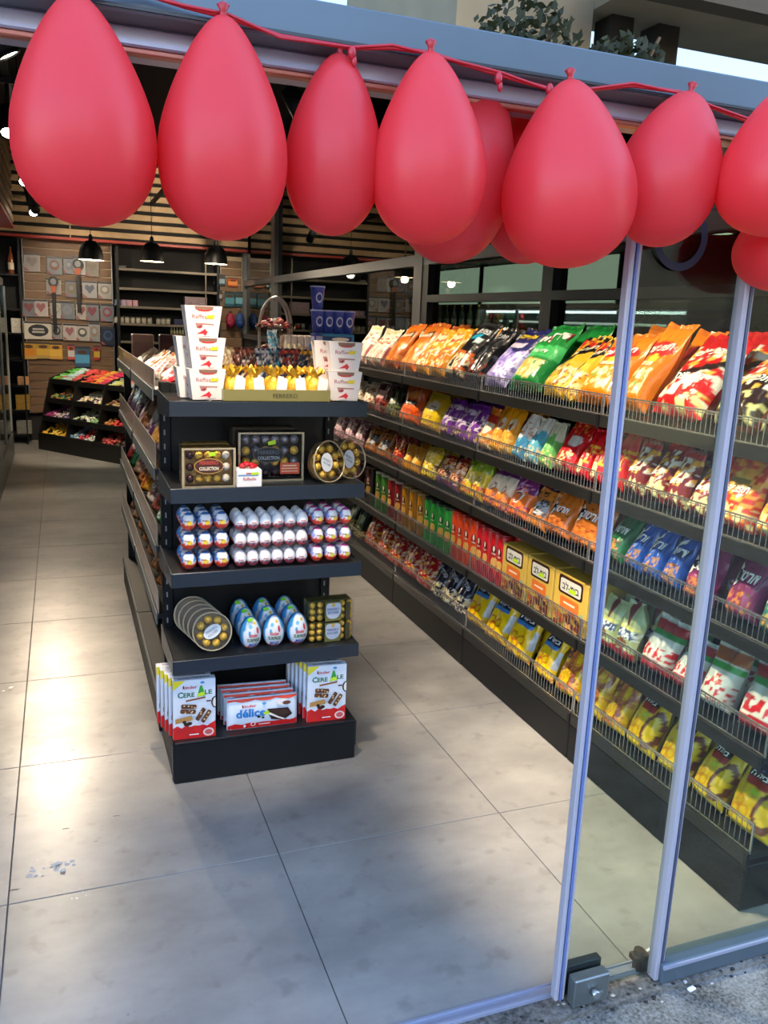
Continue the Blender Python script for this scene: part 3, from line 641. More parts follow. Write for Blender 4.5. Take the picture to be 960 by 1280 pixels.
# ---- pendants
prof = [(0.020, .19), (.05, .182), (.085, .15), (.108, .10), (.118, .05), (.122, 0.0)]
inn = [(0.119, 0.0), (.114, .05), (.104, .098), (.08, .146), (.045, .176), (.0, .18)]
sh_ = MB().lathe(prof, 28, cap=False).mesh('shade', mat('matt_black_shade', '#121212', 0.45)); shi = MB().lathe(inn, 28, cap=False).mesh('shade_lining', mat('cream_lining', '#efe2c8', 0.5))
bulb = MB().sphere((0, 0, .04), 0.035, 14, 10).mesh('bulb', mat('bulb_glow', '#ffffff', emit='#ffe6bd', es=8))
sock = MB().lathe([(.012, .18), (.02, .185), (.018, .235), (.006, .25)], 12).mesh('socket', DARKG)
for px, py, lab in ((114, 325, 'left black dome pendant lamp'), (190, 327, 'middle black dome pendant lamp'), (270, 330, 'right black dome pendant lamp')):
    p = on(px, py, 'y', 9.3)
    t = thing('pendant_lamp', lab+' hanging before the slat bulkhead', 'pendant lamp', tuple(p))
    place('shade', sh_, t); place('shade_lining', shi, t); place('bulb', bulb, t); place('socket', sock, t)
    MB().cyl((0, 0, .24), (0, 0, ZC-p[2]), .003, n=6).build('cord', BLACK, t)
    l = bpy.data.lights.new('pendant', 'POINT'); l.energy = 9; l.color = WARM; l.shadow_soft_size = .04
    lo = bpy.data.objects.new('lamp', l); COL.objects.link(lo); lo.parent = t; lo.location = (0, 0, -0.02)

# ---- track spots
def track(x0, y0, x1, y1, z, label):
    t = thing('lighting_track', label, 'track', (x0, y0, z))
    MB().box(-0.018, 0.018+(x1-x0), -0.018, 0.018+(y1-y0), 0, 0.035).build('rail', BLACK, t)
    n = 3
    for i in range(n):
        k = (i+.5)/n; MB().cyl(((x1-x0)*k, (y1-y0)*k, .035), ((x1-x0)*k, (y1-y0)*k, ZC-z), .004, n=6).build('hanger', BLACK, t)
ZT = 2.86
track(-0.22, 3.3, -0.22, 11.0, ZT, 'black lighting track over the left aisle')
track(1.05, 3.0, 1.05, 10.6, ZT, 'black lighting track over the right aisle')
track(-0.9, 2.15, 2.1, 2.15, ZT, 'black lighting track just inside the shopfront')
hb = MB().cyl((0, 0, 0.0), (0, 0, -0.17), 0.042, 0.045, 18).mesh('housing', BLACK)
lens = MB().cyl((0, 0, -0.1702), (0, 0, -0.172), 0.038, n=18).mesh('lens', LED)
rim = MB().lathe([(0.039, -0.178), (0.046, -0.178), (0.046, -0.165), (0.039, -0.165)], 18, cap=False).mesh('rim', BLACK)
def spot(p, target, label, e=1.0, size=58, blend=.6, col=WARM):
    t = thing('track_spotlight', label, 'spotlight', p, (0, 0, 0), 'black track spotlights')
    MB().cyl((0, 0, 0), (0, 0, ZT-p[2]), 0.011, n=10).box(-.05, .05, -.016, .016, ZT-p[2]-0.03, ZT-p[2]).build('stem', BLACK, t)
    d = Vector(target)-Vector(p); q = (-d).to_track_quat('Z', 'Y').to_euler()
    h = place('housing', hb, t, None, q); place('lens', lens, h); place('rim', rim, h)
    l = bpy.data.lights.new('spot', 'SPOT'); l.energy = SPOT_E*e; l.color = col; l.spot_size = rad(size); l.spot_blend = blend; l.shadow_soft_size = .035
    lo = bpy.data.objects.new('lamp', l); COL.objects.link(lo); lo.parent = h; lo.location = (0, 0, -0.185)
ZH = 2.70
# left aisle
spot((-0.22, 5.4, ZH), (-0.2, 3.6, 0.3), 'track spotlight over the left aisle at the picture edge', .55)
spot((-0.22, 7.7, ZH), (-0.1, 3.6, 0.0), 'second track spotlight along the left aisle', 1.5, 44)
spot((-0.22, 8.6, ZH), (0.25, 10.2, 0.6), 'third track spotlight, turned to the sweet rack', 1.3, 50)
spot((-0.22, 10.0, ZH), (-0.05, 7.0, 0.6), 'dazzling spotlight facing the door above the packet wall', 1.0)
spot((-0.22, 9.6, ZH), (0.15, 11.4, 1.7), 'left aisle spotlight turned to the packet wall', .65, 70)
spot((-0.22, 3.65, ZH), (0.55, 3.75, 1.3), 'track spotlight nearest the door over the left aisle', .4)
# right aisle, aimed at the crisps
for i, (y, ty, e) in enumerate(((3.3, 2.9, .62), (4.2, 3.9, .68), (5.1, 5.0, .7), (6.6, 6.0, .75), (8.0, 9.5, .6))):
    spot((1.05, y, ZH), (1.95, ty, 1.1), '%s spotlight from the door along the right aisle track' % ORD[i], e, 64)
spot((1.05, 2.15, ZH), (1.9, 2.25, 1.0), 'shopfront spotlight aimed at the near crisp shelves', .95, 70)
spot((0.72, 2.15, ZH), (1.85, 2.0, 0.45), 'added unseen spotlight aimed low at the near snack bags', 1.7, 48)  # unseen extra spot, added to brighten the dim lower shelves
spot((0.35, 2.15, ZH), (0.5, 3.05, 1.0), 'shopfront spotlight aimed at the white cartons', 1.0, 46)
spot((1.05, 4.65, ZH), (0.75, 3.6, 1.45), 'right aisle spotlight turned to the gondola top', .7, 50)
track(1.75, 8.2, 1.75, 10.8, ZT, 'short black lighting track near the back right corner')
for i, y in enumerate((8.4, 9.0, 9.6, 10.2)):
    spot((1.75, y, ZH), ((1.2, 0.7, 1.4, 1.9)[i], 11.2, (2.9, 2.9, 2.8, 1.7)[i]), '%s spotlight on the short back corner track' % ORD[i], .28, 75)

# ================================================================== GONDOLA
GB = Vector((0.66, 3.2, 0)); GX0, GX1, GY0, GY1, GM = 0.318, 1.0, 2.79, 5.25, 3.17
G = thing('gondola', 'black metal gondola with a chocolate end display in mid shop', 'shelving', GB)
def gm():
    m = MB(); m.T = Matrix.Translation(-GB); return m
EL = [1.368, 1.078, 0.785, 0.468]
gm().bbox(GX0, GX1, GY0, GM, 0.0, 0.155, .004).build('base_plinth', BLACK, G)
o = gm().bbox(GX0+.002, GX1-.002, GY0-.004, GM, 0.155, 0.163, .002).build('base_shelf', BLACKG, G)
gm().box(GX0-.004, GX0+.004, GY0+.01, GY0+.022, .01, .15).box(GX1-.002, GX1+.006, GY0+.01, GY0+.03, .05, .15).build('plinth_clip', DARKG, G)
for x in (0.328, 0.955):
    u_ = gm().bbox(x, x+.038, GM-.02, GM+.03, 0.0, 1.405, .003).build('upright', BLACK, G)
    m = gm()
    for k in range(24): m.box(x+.012, x+.017, GM-.0215, GM-.0195, .12+k*.052, .14+k*.052)
    m.build('slots', flat('#8f9698', .4), u_)
gm().box(0.366, 0.955, GM-.004, GM+.02, 0.16, 1.40).build('back_panel', mat('dark_back_panel', '#101316', 0.45), G)
br = [(0, 0), (.36, -.075), (.36, .0), (0.36, 0.002), (0.0, .045)]
for z in EL:
    s_ = gm().bbox(GX0+.006, GX1-.006, GY0+.004, GM-.021, z-.022, z, .002).build('shelf', BLACKG, G)
    gm().bbox(GX0, GX1, GY0-.002, GY0+.004, z-.047, z+.004, .0015).build('shelf_lip', mat('shelf_lip_steel', '#2b3440', 0.3, metal=.35), s_)
    for x in (GX0, GX1-.003):
        gm().prism([(GY0+.004, z-.047), (GM-.021, z-.075), (GM-.021, z+.012), (GY0+.004, z+.004)], lambda a, b, h: (h, a, b), x, x+.003).build('bracket', mat('bracket_steel', '#565b60', 0.35, metal=.4), s_)
# long sides, two bays
LZ = [1.372, 1.075, 0.775, 0.50]; DV = [0.075, 0.10, 0.085, 0.09]
YJ = [GM+.035, 4.21, GY1]
gm().box(0.645, 0.675, GM+.03, GY1, 0.0, 1.40).build('spine_panel', BLACK, G)
ACR = mat('beige_shelf_front', '#a2948c', 0.3, coat=.3, noise=.12, nscale=5)
LIPG = mat('grey_price_lip', '#6f7678', 0.4, metal=.25)
for sgn in (-1, 1):
    xf = 0.31 if sgn < 0 else 1.01
    for i in range(2):
        y0, y1 = YJ[i]+.002, YJ[i+1]-.002
        a, b = sorted((xf, 0.66+sgn*.016))
        bs = gm().bbox(a, b, y0, y1, 0.0, .16, .004).build('side_plinth', BLACK, G)
        gm().box(xf-.004 if sgn < 0 else xf, xf if sgn < 0 else xf+.004, y0+.01, y1-.01, .135, .165).build('plinth_edge', LIPG, bs)
        for z, dv in zip(LZ, DV):
            s_ = gm().box(a+.004, b, y0, y1, z-.02, z).build('side_shelf', BLACKG, G)
            x0 = xf-.004 if sgn < 0 else xf-.002
            gm().bbox(x0, x0+.006, y0, y1, z-.042, z+.004, .0015).build('price_lip', LIPG, s_)
            gm().bbox(x0+.008 if sgn < 0 else x0-.006, x0+.012 if sgn < 0 else x0-.002, y0+.006, y1-.006, z, z+dv, .001).build('front_divider', ACR, s_)
    for z in LZ:
        x = xf-.008 if sgn < 0 else xf+.004
        gm().box(x, x+.004, 4.205, 4.215, z-.055, z+.012).build('joint_clip', BLACK, G)
for x in (.34, .94): gm().box(x, x+.04, GY1-.03, GY1, 0, 1.40).build('upright', BLACK, G)

# ------------------------------------------------------------------ chocolate goods
CUP = mat('brown_paper_cup', '#4a2a18', 0.6)
ball_m = MB().sphere((0, 0, 0), 0.0135, 12, 8).mesh('chocolate', GOLD)
def ballmesh(key, m): return MB().sphere((0, 0, 0), 0.0135, 12, 8).mesh('chocolate', m)
ball_d = ballmesh('d', mat('dark_foil', '#3a1a20', 0.3, metal=.5, noise=.3, nscale=80)); ball_w = ballmesh('w', mat('coconut_foil', '#cfc6b8', 0.4, noise=.2, nscale=90, bump=.4, bscale=200)); ball_s = ballmesh('s', mat('silver_foil', '#86838c', 0.3, metal=.5, noise=.3, nscale=90))
cup_m = MB().lathe([(.009, .0), (.0165, -.009)], 12, cap=False).mesh('paper_cup', CUP)
TAG = '#b8e022'
def collection(x0, x1, z, h, y, nx, nz, label, big):
    wd = x1-x0; t = thing('chocolate_box', label, 'chocolate box', ((x0+x1)/2, y, z)); d = .055
    MB().bbox(-wd/2, wd/2, .012, d, 0, h, .004).build('tray', mat('tray_bronze' if not big else 'tray_dark', '#8a6a34' if not big else '#2c2622', .3, metal=.5), t)
    MB().bbox(-wd/2-.002, wd/2+.002, -.024, .03, -.0005, h+.002, .004).build('clear_lid', CLEAR, t)
    MB().box(-wd/2-.004, wd/2+.004, -.027, -.024, 0, .006).box(-wd/2-.004, wd/2+.004, -.027, -.024, h-.006, h).box(-wd/2-.004, -wd/2+.004, -.027, -.024, .006, h-.006).box(wd/2-.004, wd/2+.004, -.027, -.024, .006, h-.006).build('rim', mat('lid_rim', '#b9a98a', .25, metal=.4), t)
    sx, sz = (wd-.02)/nx, (h-.016)/nz; k = min(sx, sz)/.0295
    for i in range(nx):
        for j in range(nz):
            m = ball_m
            if not big: m = ball_d if i == 0 else ball_w if i == nx-1 else ball_m
            else: m = ball_s if j == nz-1 else ball_d if j == 0 else (ball_m if (i+j) % 3 else ball_s)
            place('chocolate', m, t, (-wd/2+.01+sx*(i+.5), -.004, .008+sz*(j+.5)), (i*1.1, j*.7, 0), (k, k, k))
    P = Print(lambda a, b, h_: (a, -.0245-h_, b))
    cz = h*.54
    if not big:
        P.poly(ell(0, cz, wd*.29, h*.2), '#c79a4a').poly(ell(0, cz, wd*.275, h*.18), '#4a2015')
        P.text('FERRERO', 0, cz+.012, wd*.36, .013, '#c24a3a').text('COLLECTION', 0, cz-.008, wd*.38, .012, '#f2e6c8', bold=.03)
        P.poly([(.0, h*.79), (.022, h*.8), (.022, h*.9), (.0, h*.89)], TAG)
    else:
        P.poly(ell(-.01, cz, wd*.24, h*.165), '#6a6252').poly(ell(-.01, cz, wd*.23, h*.15), '#0e1014')
        P.text('FERRERO', -.01, cz+.009, wd*.34, .014, '#5b626e').text('COLLECTION', -.01, cz-.011, wd*.34, .012, '#aeb4bd')
        P.poly(rect(wd*.14, wd*.45, h*.14, h*.37), '#d9583a')
        P.poly(rect(wd*.18, wd*.4, h*.3, h*.325), '#f2d8b4').poly(rect(wd*.16, wd*.42, h*.245, h*.265), '#f2d8b4').poly(rect(wd*.16, wd*.42, h*.19, h*.205), '#f2d8b4')
        P.poly([(-.012, h*.74), (.015, h*.76), (.013, h*.85), (-.014, h*.81)], TAG)
    place('label_print', P.mesh('label_print', .35), t)
    return t
collection(.365, .537, EL[1], .135, 2.845, 5, 3, 'chocolate collection box with a brown oval label on the second shelf', False)
collection(.57, .80, EL[1], .175, 2.93, 6, 4, 'larger dark chocolate collection box behind the white gift box', True)
tag(MB().bbox(.37, .535, 2.905, 2.96, EL[1], EL[1]+.14, .004).build('chocolate_box', mat('box_edge_gold', '#8d7440', .35, metal=.4)), 'chocolate box standing behind the brown-label collection box', 'chocolate box')
tag(MB().bbox(.56, .79, 2.99, 3.05, EL[1], EL[1]+.185, .004).build('chocolate_box', mat('box_edge_dark', '#4c4336', .35, metal=.4)), 'dark chocolate box standing behind the larger collection box', 'chocolate box')
# small white gift box with bow
p = on(317, 614, 'z', EL[1]); t = thing('gift_box', 'small white gift box with a red bow before the dark collection box', 'gift box', (p[0], 2.83, EL[1]))
MB().bbox(-.043, .043, -.03, .03, 0, .062, .003).build('carton', WHITE, t)
P = Print(lambda a, b, h: (a, -.0305-h, b)); P.poly(rect(-.04, .03, .040, .045), '#7a9ac0').text('Raffaello', 0, .03, .045, .011, '#c06a72').poly(rect(-.012, .012, .047, .051), '#b02a3a').poly([(.005, .043), (.032, .045), (.03, .053), (.006, .052)], TAG); place('carton_print', P.mesh('carton_print'), t)
m = MB()
for k in range(7):
    a = k*.9; m.sphere((.022*math.cos(a), .012*math.sin(a), .069+.004*(k % 3)), .011, 8, 6, 0, (1.1, .8, .7))
m.build('bow', mat('red_ribbon_bow', '#c01828', .3, coat=.4), t)
# heart boxes
def heart_box(px, yy, ang, label, sc=1.0):
    p = on(px, 604, 'y', yy); t = thing('heart_chocolate_box', label, 'chocolate box', (p[0], yy, EL[1]+.073*sc), (rad(-8), 0, rad(ang)))
    hp = []
    for i in range(28):
        a = 2*PI*i/28; hp.append((.062*sc*math.cos(a)*(1-.12*math.sin(a)), .072*sc*math.sin(a)))
    MB().prism(hp, lambda a, b, h: (a, h, b), .004, .022, 0, True).build('tray', mat('heart_tray', '#6a5636', .35, metal=.3), t)
    MB().prism([(a*1.06, b*1.03) for a, b in hp], lambda a, b, h: (a, h, b), -.026, .024, 0, True).build('clear_lid', CLEAR, t)
    m = MB(); pts = [(a*1.06, -.024, b*1.03) for a, b in hp]; m.tube(pts+[pts[0]], .003, 6).build('rim', mat('lid_rim', '#b9a98a'), t)
    for x, z in ((-.02, .045), (.014, .045), (.036, .018), (-.042, .018), (.036, -.016), (.016, -.045), (-.02, -.045), (-.042, -.016)):
        place('chocolate', ball_m, t, (x*sc, -.008, z*sc), (x*50, z*40, 0), (1.1, 1.1, 1.1))
    P = Print(lambda a, b, h: (a, -.0265-h, b)); P.poly(ell(-.012*sc, -.002, .025, .034), '#cdd3d8').text('FERRERO', -.012, .006, .036, .008, '#6b7a90', ang=-.5).text('ROCHER', -.012, -.008, .032, .008, '#6b7a90', ang=-.5); place('label_print', P.mesh('label_print', .35), t)
heart_box(406, 2.87, 18, 'front rounded clear box of gold chocolates at the right of second shelf')
heart_box(433, 2.93, 20, 'rear rounded clear box of gold chocolates at the right of second shelf')

# ---- eggs
def egg_surface(r, h, u, v, off=0):   # u angle, v 0..1
    s = -math.cos(PI*v); q = math.sqrt(max(0, 1-s*s)); rr = (r+off)*q*(1-.13*s)
    return (rr*math.sin(u), -rr*math.cos(u), h/2+(h/2+off)*s)
def egg_mesh(name, r, h, paint, n=22, m=16, mt=FOIL):
    vs = []; cs = []
    for j in range(m+1):
        for i in range(n):
            u = 2*PI*i/n-PI; v = j/m; vs.append(egg_surface(r, h, u, v)); cs.append((*paint(u, v), 1))
    fs = [(j*n+i, j*n+(i+1) % n, (j+1)*n+(i+1) % n, (j+1)*n+i) for j in range(m) for i in range(n)]
    b = MB().add(vs, fs, 0, True); me = b.mesh(name, mt)
    a = me.attributes.new('Col', 'FLOAT_COLOR', 'POINT'); a.data.foreach_set('color', np.array(cs, dtype=np.float32).ravel()); return me
def egg_paint(top, swirl, low, lowv=.33):
    T, S, L, W = lin(top), lin(swirl), lin(low), lin('#f4f3f1')
    def f(u, v):
        vv = lowv+.035*math.sin(u*7)
        if v < vv: return L
        if v < vv+.035: return lin('#f0e6e2')
        if v > .74+.05*math.cos(u): return T
        if abs(u) > 1.05+.25*math.sin(9*v): return S
        return W
    return f
EG = {}
EG['blue'] = egg_mesh('egg', .026, .066, egg_paint('#2f6fb8', '#3f82c8', '#e04028', .44), mt=FOIL)
EG['white'] = egg_mesh('egg', .0215, .062, egg_paint('#e6e8ee', '#e9eaf0', '#b53a48', .40), mt=CARD)
EG['pink'] = egg_mesh('egg', .0235, .064, egg_paint('#b0308c', '#8a9ad0', '#e0402c', .42), mt=FOIL)
def egg_text(r, h, words, spots=()):
    P = Print(lambda a, b, hh: egg_surface(r, h, a/r, .5+b/h*.85, hh+.0008))
    for (a, b, rx, ry, c) in spots: P.poly(ell(a, b, rx, ry), c)
    for wd, a, b, w_, h_, c in words: P.text(wd, a, b, w_, h_, c, bold=.03)
    return P.mesh('egg_print', .4)
ET = {'blue': egg_text(.026, .066, [('kinder', -.004, .004, .018, .005, '#8a2a2a')], [(.004, -.001, .009, .006, '#e8c83a')]),
      'white': egg_text(.0215, .062, [('kinder', 0, -.001, .016, .0045, '#c0322c'), ('SURPRISE', 0, -.008, .022, .005, '#4a5070')], []),
      'pink': egg_text(.0235, .064, [('kinder', -.004, .003, .017, .005, '#7a2a3a')], [(.005, -.003, .008, .006, '#e3cf4a')])}
tname = ['bottom', 'middle', 'top']
def egg(kind, x, y, z, label, grp):
    o = tag(place('chocolate_egg', EG[kind], None, (x, y, z), (0, 0, random.uniform(-.25, .25)), (1, 1, .95)), label, 'egg', grp); place('egg_print', ET[kind], o); return o
def egg_block(kind, x0, pitch, n, y0, nd, dy, tier, desc, grp):
    for k in range(3):
        for d in range(nd):
            for i in range(n):
                egg(kind, x0+pitch*(i+.5), y0+d*dy, EL[2]+.004+k*tier, '%s egg, %s tier, %s from left%s' % (desc, tname[k], ORD[i], ('', ', second row back', ', rear row')[d]), grp)
    t = thing('egg_tray', 'clear plastic trays holding the %s eggs' % desc, 'tray', (x0+pitch*n/2, y0+(nd-1)*dy/2, EL[2]), group='clear egg trays')
    wx, wy = pitch*n/2-.001, (nd-1)*dy/2+pitch*.48
    for k in range(3):
        z = .0005+k*tier; MB().box(-wx, wx, -wy, wy, z, z+.0015).box(-wx, wx, -wy-.001, -wy, z, z+.016).box(-wx, wx, wy, wy+.001, z, z+.016).build('tray_level', CLEAR, t)
egg_block('blue', .355, .0565, 3, 2.84, 3, .058, .069, 'blue and red wrapped', 'blue topped eggs at left of the third shelf')
egg_block('white', .539, .0443, 6, 2.835, 3, .047, .066, 'plain white', 'white eggs in the middle of the third shelf')
egg_block('pink', .815, .053, 3, 2.84, 3, .055, .068, 'pink and red wrapped', 'pink topped eggs at right of the third shelf')
# ---- big eggs in clear cones
def big_paint(u, v):
    if v < .24+.02*math.sin(9*u): return lin('#b5303a')
    if abs(u) > 1.0-.75*max(0, v-.45): return lin('#3c9bd4') if abs(u) < 1.5 else lin('#2257a0')
    if v > .9: return lin('#2257a0')
    return lin('#f0f3f6')
BEm = egg_mesh('egg', .045, .122, big_paint, 28, 20, CARD)
BEt = egg_text(.045, .122, [('kinder', 0, .0, .036, .010, '#c8202c'), ('SURPRISE', 0, -.013, .052, .010, '#3a6a3a'), ('MAXI', 0, -.028, .036, .011, '#1f5fc0')],
               [(-.012, .024, .009, .006, '#7cc6e8'), (.012, .034, .008, .005, '#e8c83a'), (.02, .012, .006, .009, '#d8485a'), (-.016, .006, .005, .006, '#58b0dc')])
cone = MB().lathe([(.047, .0), (.0475, .04), (.046, .08), (.036, .118), (.02, .138)], 24, cap=False).mesh('clear_cone', CLEAR)
tagm = MB().box(-.012, .012, -.003, .003, 0, .012).mesh('price_tag', flat('#7fe01e', .4))
xs = [.512+.0, .607, .70]
bx = [on(313, 812, 'z', EL[3])[0], on(353, 809, 'z', EL[3])[0], on(391-20, 806, 'z', EL[3])[0]]
bx = [.602, .697, .785]
bx = [on(312, 800, 'y', 2.86)[0], on(341, 800, 'y', 2.86)[0], on(370, 800, 'y', 2.86)[0]]
for i in range(3):
    for d in range(3):
        o = tag(place('large_egg', BEm, None, (bx[i], 2.85+d*.098, EL[3]+.004), (0, 0, rad(random.uniform(-8, 8))), (.87, .87, 1)), 'large blue and white egg, %s column, %s' % (('left', 'middle', 'right')[i], ('front row', 'second row', 'rear row')[d]), 'egg', 'large eggs on the fourth shelf')
        place('egg_print', BEt, o); place('clear_cone', cone, o)
        if d != 0 or i == 0: place('price_tag', tagm, o, (-.01, -.034, .112), (rad(-35), 0, .3))
tag(MB().box(bx[0]-.05, bx[2]+.05, 2.789, 3.1, EL[3]+.0005, EL[3]+.003).box(bx[0]-.05, bx[2]+.05, 2.786, 2.789, EL[3]-.006, EL[3]+.03).build('egg_stand', CLEAR), 'clear plastic stand under the large eggs', 'stand')
# ---- round boxes leaning like fallen dominoes
def round_box(c, tilt, yaw, label, front):
    t = thing('round_chocolate_box', label, 'chocolate box', c, (rad(-tilt), 0, rad(yaw)))
    R = .066
    MB().prism(ell(0, 0, R, R, 30), lambda a, b, h: (a, h, b), .006, .018, 0, True).build('tray', mat('round_tray', '#4a3c26', .35, metal=.2), t)
    m = MB(); pts = [(a, -.018, b) for a, b in ell(0, 0, R+.002, R+.002, 30)]; m.tube(pts+[pts[0]], .0028, 6).build('rim', mat('lid_rim', '#b9a98a'), t); m = MB()
    pts = [(a, .018, b) for a, b in ell(0, 0, R+.002, R+.002, 30)]; m.tube(pts+[pts[0]], .0022, 6).build('rim', mat('lid_rim', '#b9a98a'), t)
    MB().prism(ell(0, 0, R+.001, R+.001, 30), lambda a, b, h: (a, h, b), -.018, .018, 0, True).build('clear_lid', glassmat('thin_clear_film', '#fcfcfc', .01, .05, .12), t)
    if front:
        for k in range(8):
            a = k*PI/4+.3; place('chocolate', ball_m, t, (.044*math.cos(a), -.004, .044*math.sin(a)), (a, 0, a), (1.12, 1.12, 1.12))
        P = Print(lambda a, b, h: (a, -.0185-h, b)); ca, sa = math.cos(.6), math.sin(.6)
        P.poly([(a*ca-b*sa, a*sa+b*ca) for a, b in ell(0, 0, .034, .022, 24)], '#d6dade').text('FERRERO', -.003, .006, .045, .009, '#7a8494', ang=.6).text('ROCHER', .003, -.007, .040, .009, '#7a8494', ang=.6)
        place('label_print', P.mesh('label_print', .35), t)
    elif random.random() < .6: MB().box(-.01, .01, -.02, -.0185, .03, .045).build('price_tag', flat('#9fb82c', .4), t)
base = on(265, 789, 'y', 2.865)
for k in range(5):
    z = EL[3]+.069*math.cos(rad(16))+.009
    round_box((base[0]-.010*k, 2.865+.047*k, z), 16, -6-2*k, ('front round clear box of gold chocolates leaning on the fourth shelf' if k == 0 else '%s round chocolate box leaning behind the front round one' % ORD[k]), k == 0)
# ---- two rectangular boxes right
def rocher(z, label):
    x0, x1, h = on(386, 800, 'y', 2.84)[0], .995, .076; wd = x1-x0
    t = thing('clear_chocolate_box', label, 'chocolate box', ((x0+x1)/2, 2.87, z), (0, 0, rad(2)))
    MB().bbox(-wd/2, wd/2, -.03, .06, 0, h, .004).build('clear_box', CLEAR, t)
    MB().bbox(-wd/2+.003, wd/2-.003, -.0, .056, .002, h-.003, .002).build('inner_card', mat('olive_card', '#4f4a24', .5), t)
    for i in (0, 1, 4, 5):
        for j in range(3): place('chocolate', ball_m, t, (-wd/2+wd*(i+.5)/6, -.014, h*(j+.5)/3), (i, j, 0), (.85, .85, .85))
    P = Print(lambda a, b, h_: (a, -.0305-h_, b)); P.poly(rect(-wd*.16, wd*.2, .001, h-.001), '#6d6a35')
    P.poly(rrect(-wd*.14, wd*.19, h*.3, h*.93, .012), '#b4bccb').poly(ell(wd*.02, h*.4, wd*.15, h*.28), '#b4bccb')
    P.text('FERRERO', wd*.02, h*.62, wd*.27, .010, '#3f4f80', bold=.02).text('ROCHER', wd*.02, h*.45, wd*.25, .010, '#3f4f80', bold=.02).poly(ell(wd*.02, h*.84, .007, .007), '#c9a24a')
    P.poly(rect(wd*.3, wd*.4, .004, h-.004), '#3e3c22'); place('label_print', P.mesh('label_print', .4), t)
rocher(EL[3]+.001, 'lower clear box of gold chocolates at the right of the fourth shelf'); rocher(EL[3]+.082, 'upper clear box of gold chocolates at the right of the fourth shelf')
# ---- cereal bar cartons
def cereale():
    wd, h, d = .15, .225, .034
    b = MB().bbox(-wd/2, wd/2, -d/2, d/2, 0, h, .002).mesh('cereal_bar_carton', flat('#dfe7f2', .4))
    P = Print(lambda a, c, hh: (a*wd, -d/2-hh, c*h))
    zz = [(-.497, .2)]+[(-.497+i*.0497*2, .2+(.03 if i % 2 else 0)+.01*math.sin(i*2.3)) for i in range(1, 10)]+[(.497, .27)]
    P.poly([(.497, .003), *zz[::-1], (-.497, .003)][::-1], '#d62422')
    P.poly([(-.497, .997), (-.2, .997), (-.497, .84)], '#efdc2c')
    P.text('kinder', -.10, .88, .33, .052, '#c8202c').poly(rect(-.255, -.235, .865, .915), '#1a1a1a')
    P.text('C', -.32, .76, .13, .10, '#1f6a50', bold=.03).text('ERE', -.12, .755, .26, .075, '#1f6a50', bold=.03).text('LE', .33, .78, .17, .075, '#1f6a50', bold=.03)
    P.poly([(.06, .71), (.14, .9), (.18, .9), (.26, .72), (.2, .72), (.16, .80), (.11, .71)], '#2a9a3a').poly([(.07, .71), (.25, .73), (.23, .79), (.09, .77)], '#c8e82c').poly(ell(.19, .95, .05, .022), '#3a9ad0')
    P.poly([(-.2, .64), (.26, .68), (.26, .71), (-.2, .67)], '#8a5a34')
    P.poly(ell(.5, .60, .13, .10)[0:0] or [(.497, .5), (.44, .51), (.40, .56), (.39, .6), (.41, .66), (.45, .69), (.497, .7)], '#2c2420').poly([(.497, .52), (.45, .53), (.43, .58), (.43, .62), (.46, .67), (.497, .68)], '#efe9e0').poly(rect(.28, .39, .615, .64), '#5a2a24')
    for cx, cy, L, ang in ((-.13, .56, .36, -.1), (-.15, .48, .36, -.12), (.14, .42, .32, .95), (.27, .38, .32, .95)):
        ca, sa = math.cos(ang), math.sin(ang); P.poly([(cx+a*ca-b*sa, cy+(a*sa+b*ca)*.75) for a, b in rrect(-L/2, L/2, -.05, .05, .03)], '#6a4228')
        for q in range(7): a, bb = random.uniform(-L*.42, L*.42), random.uniform(-.03, .03); P.poly([(cx+a*ca-bb*sa+u, cy+(a*sa+bb*ca)*.75+v) for u, v in ell(0, 0, .022, .013, 6)], random.choice(('#c89a62', '#e8d4ae', '#3a1e12')))
    P.poly([(-.45, .3), (-.05, .34), (-.07, .42), (-.45, .38)], '#b98a4a')
    for q in range(6): P.poly(ell(-.15+random.uniform(-.1, .1), .29+random.uniform(-.02, .03), .05, .03, 6), '#33190f')
    P.poly(rect(-.13, .09, .09, .105), '#ffffff').poly(ell(.32, .12, .13, .07, 16), '#f0d0cc').poly(ell(.32, .12, .09, .045, 14), '#c85a5a')
    P.fn = lambda a, c, hh: (a*wd, (c-.5)*d, h+hh); P.h = .0006
    P.text('kinder', -.2, .5, .3, .35, '#a04040').text('CEREALE', .16, .5, .42, .4, '#4a5a64')
    P.fn = lambda a, c, hh: (-wd/2-hh, -a*d, c*h); P.h = .0006
    P.poly(rect(-.48, .48, .003, .2), '#d62422').poly(rect(-.3, .3, .25, .8), '#c9ced8').poly(rect(-.48, .0, .85, .997), '#efdc2c').poly(ell(0, .42, .3, .05), '#8a6a44')
    return b, P.mesh('carton_print', .4)
CBm, CPm = cereale()
for side, x, n in (('left', .394, 5), ('right', .887, 6)):
    for k in range(n):
        o = tag(place('cereal_bar_carton', CBm, None, (x-.010*k*(1 if side == 'left' else .6), 2.825+.0365*k, .1635), (0, 0, rad(-2 if side == 'left' else -3))), '%s cereal bar carton of the %s bottom-shelf row, counted from the front' % (ORD[k], side), 'carton', 'cereal bar cartons on the bottom shelf')
        place('carton_print', CPm, o)
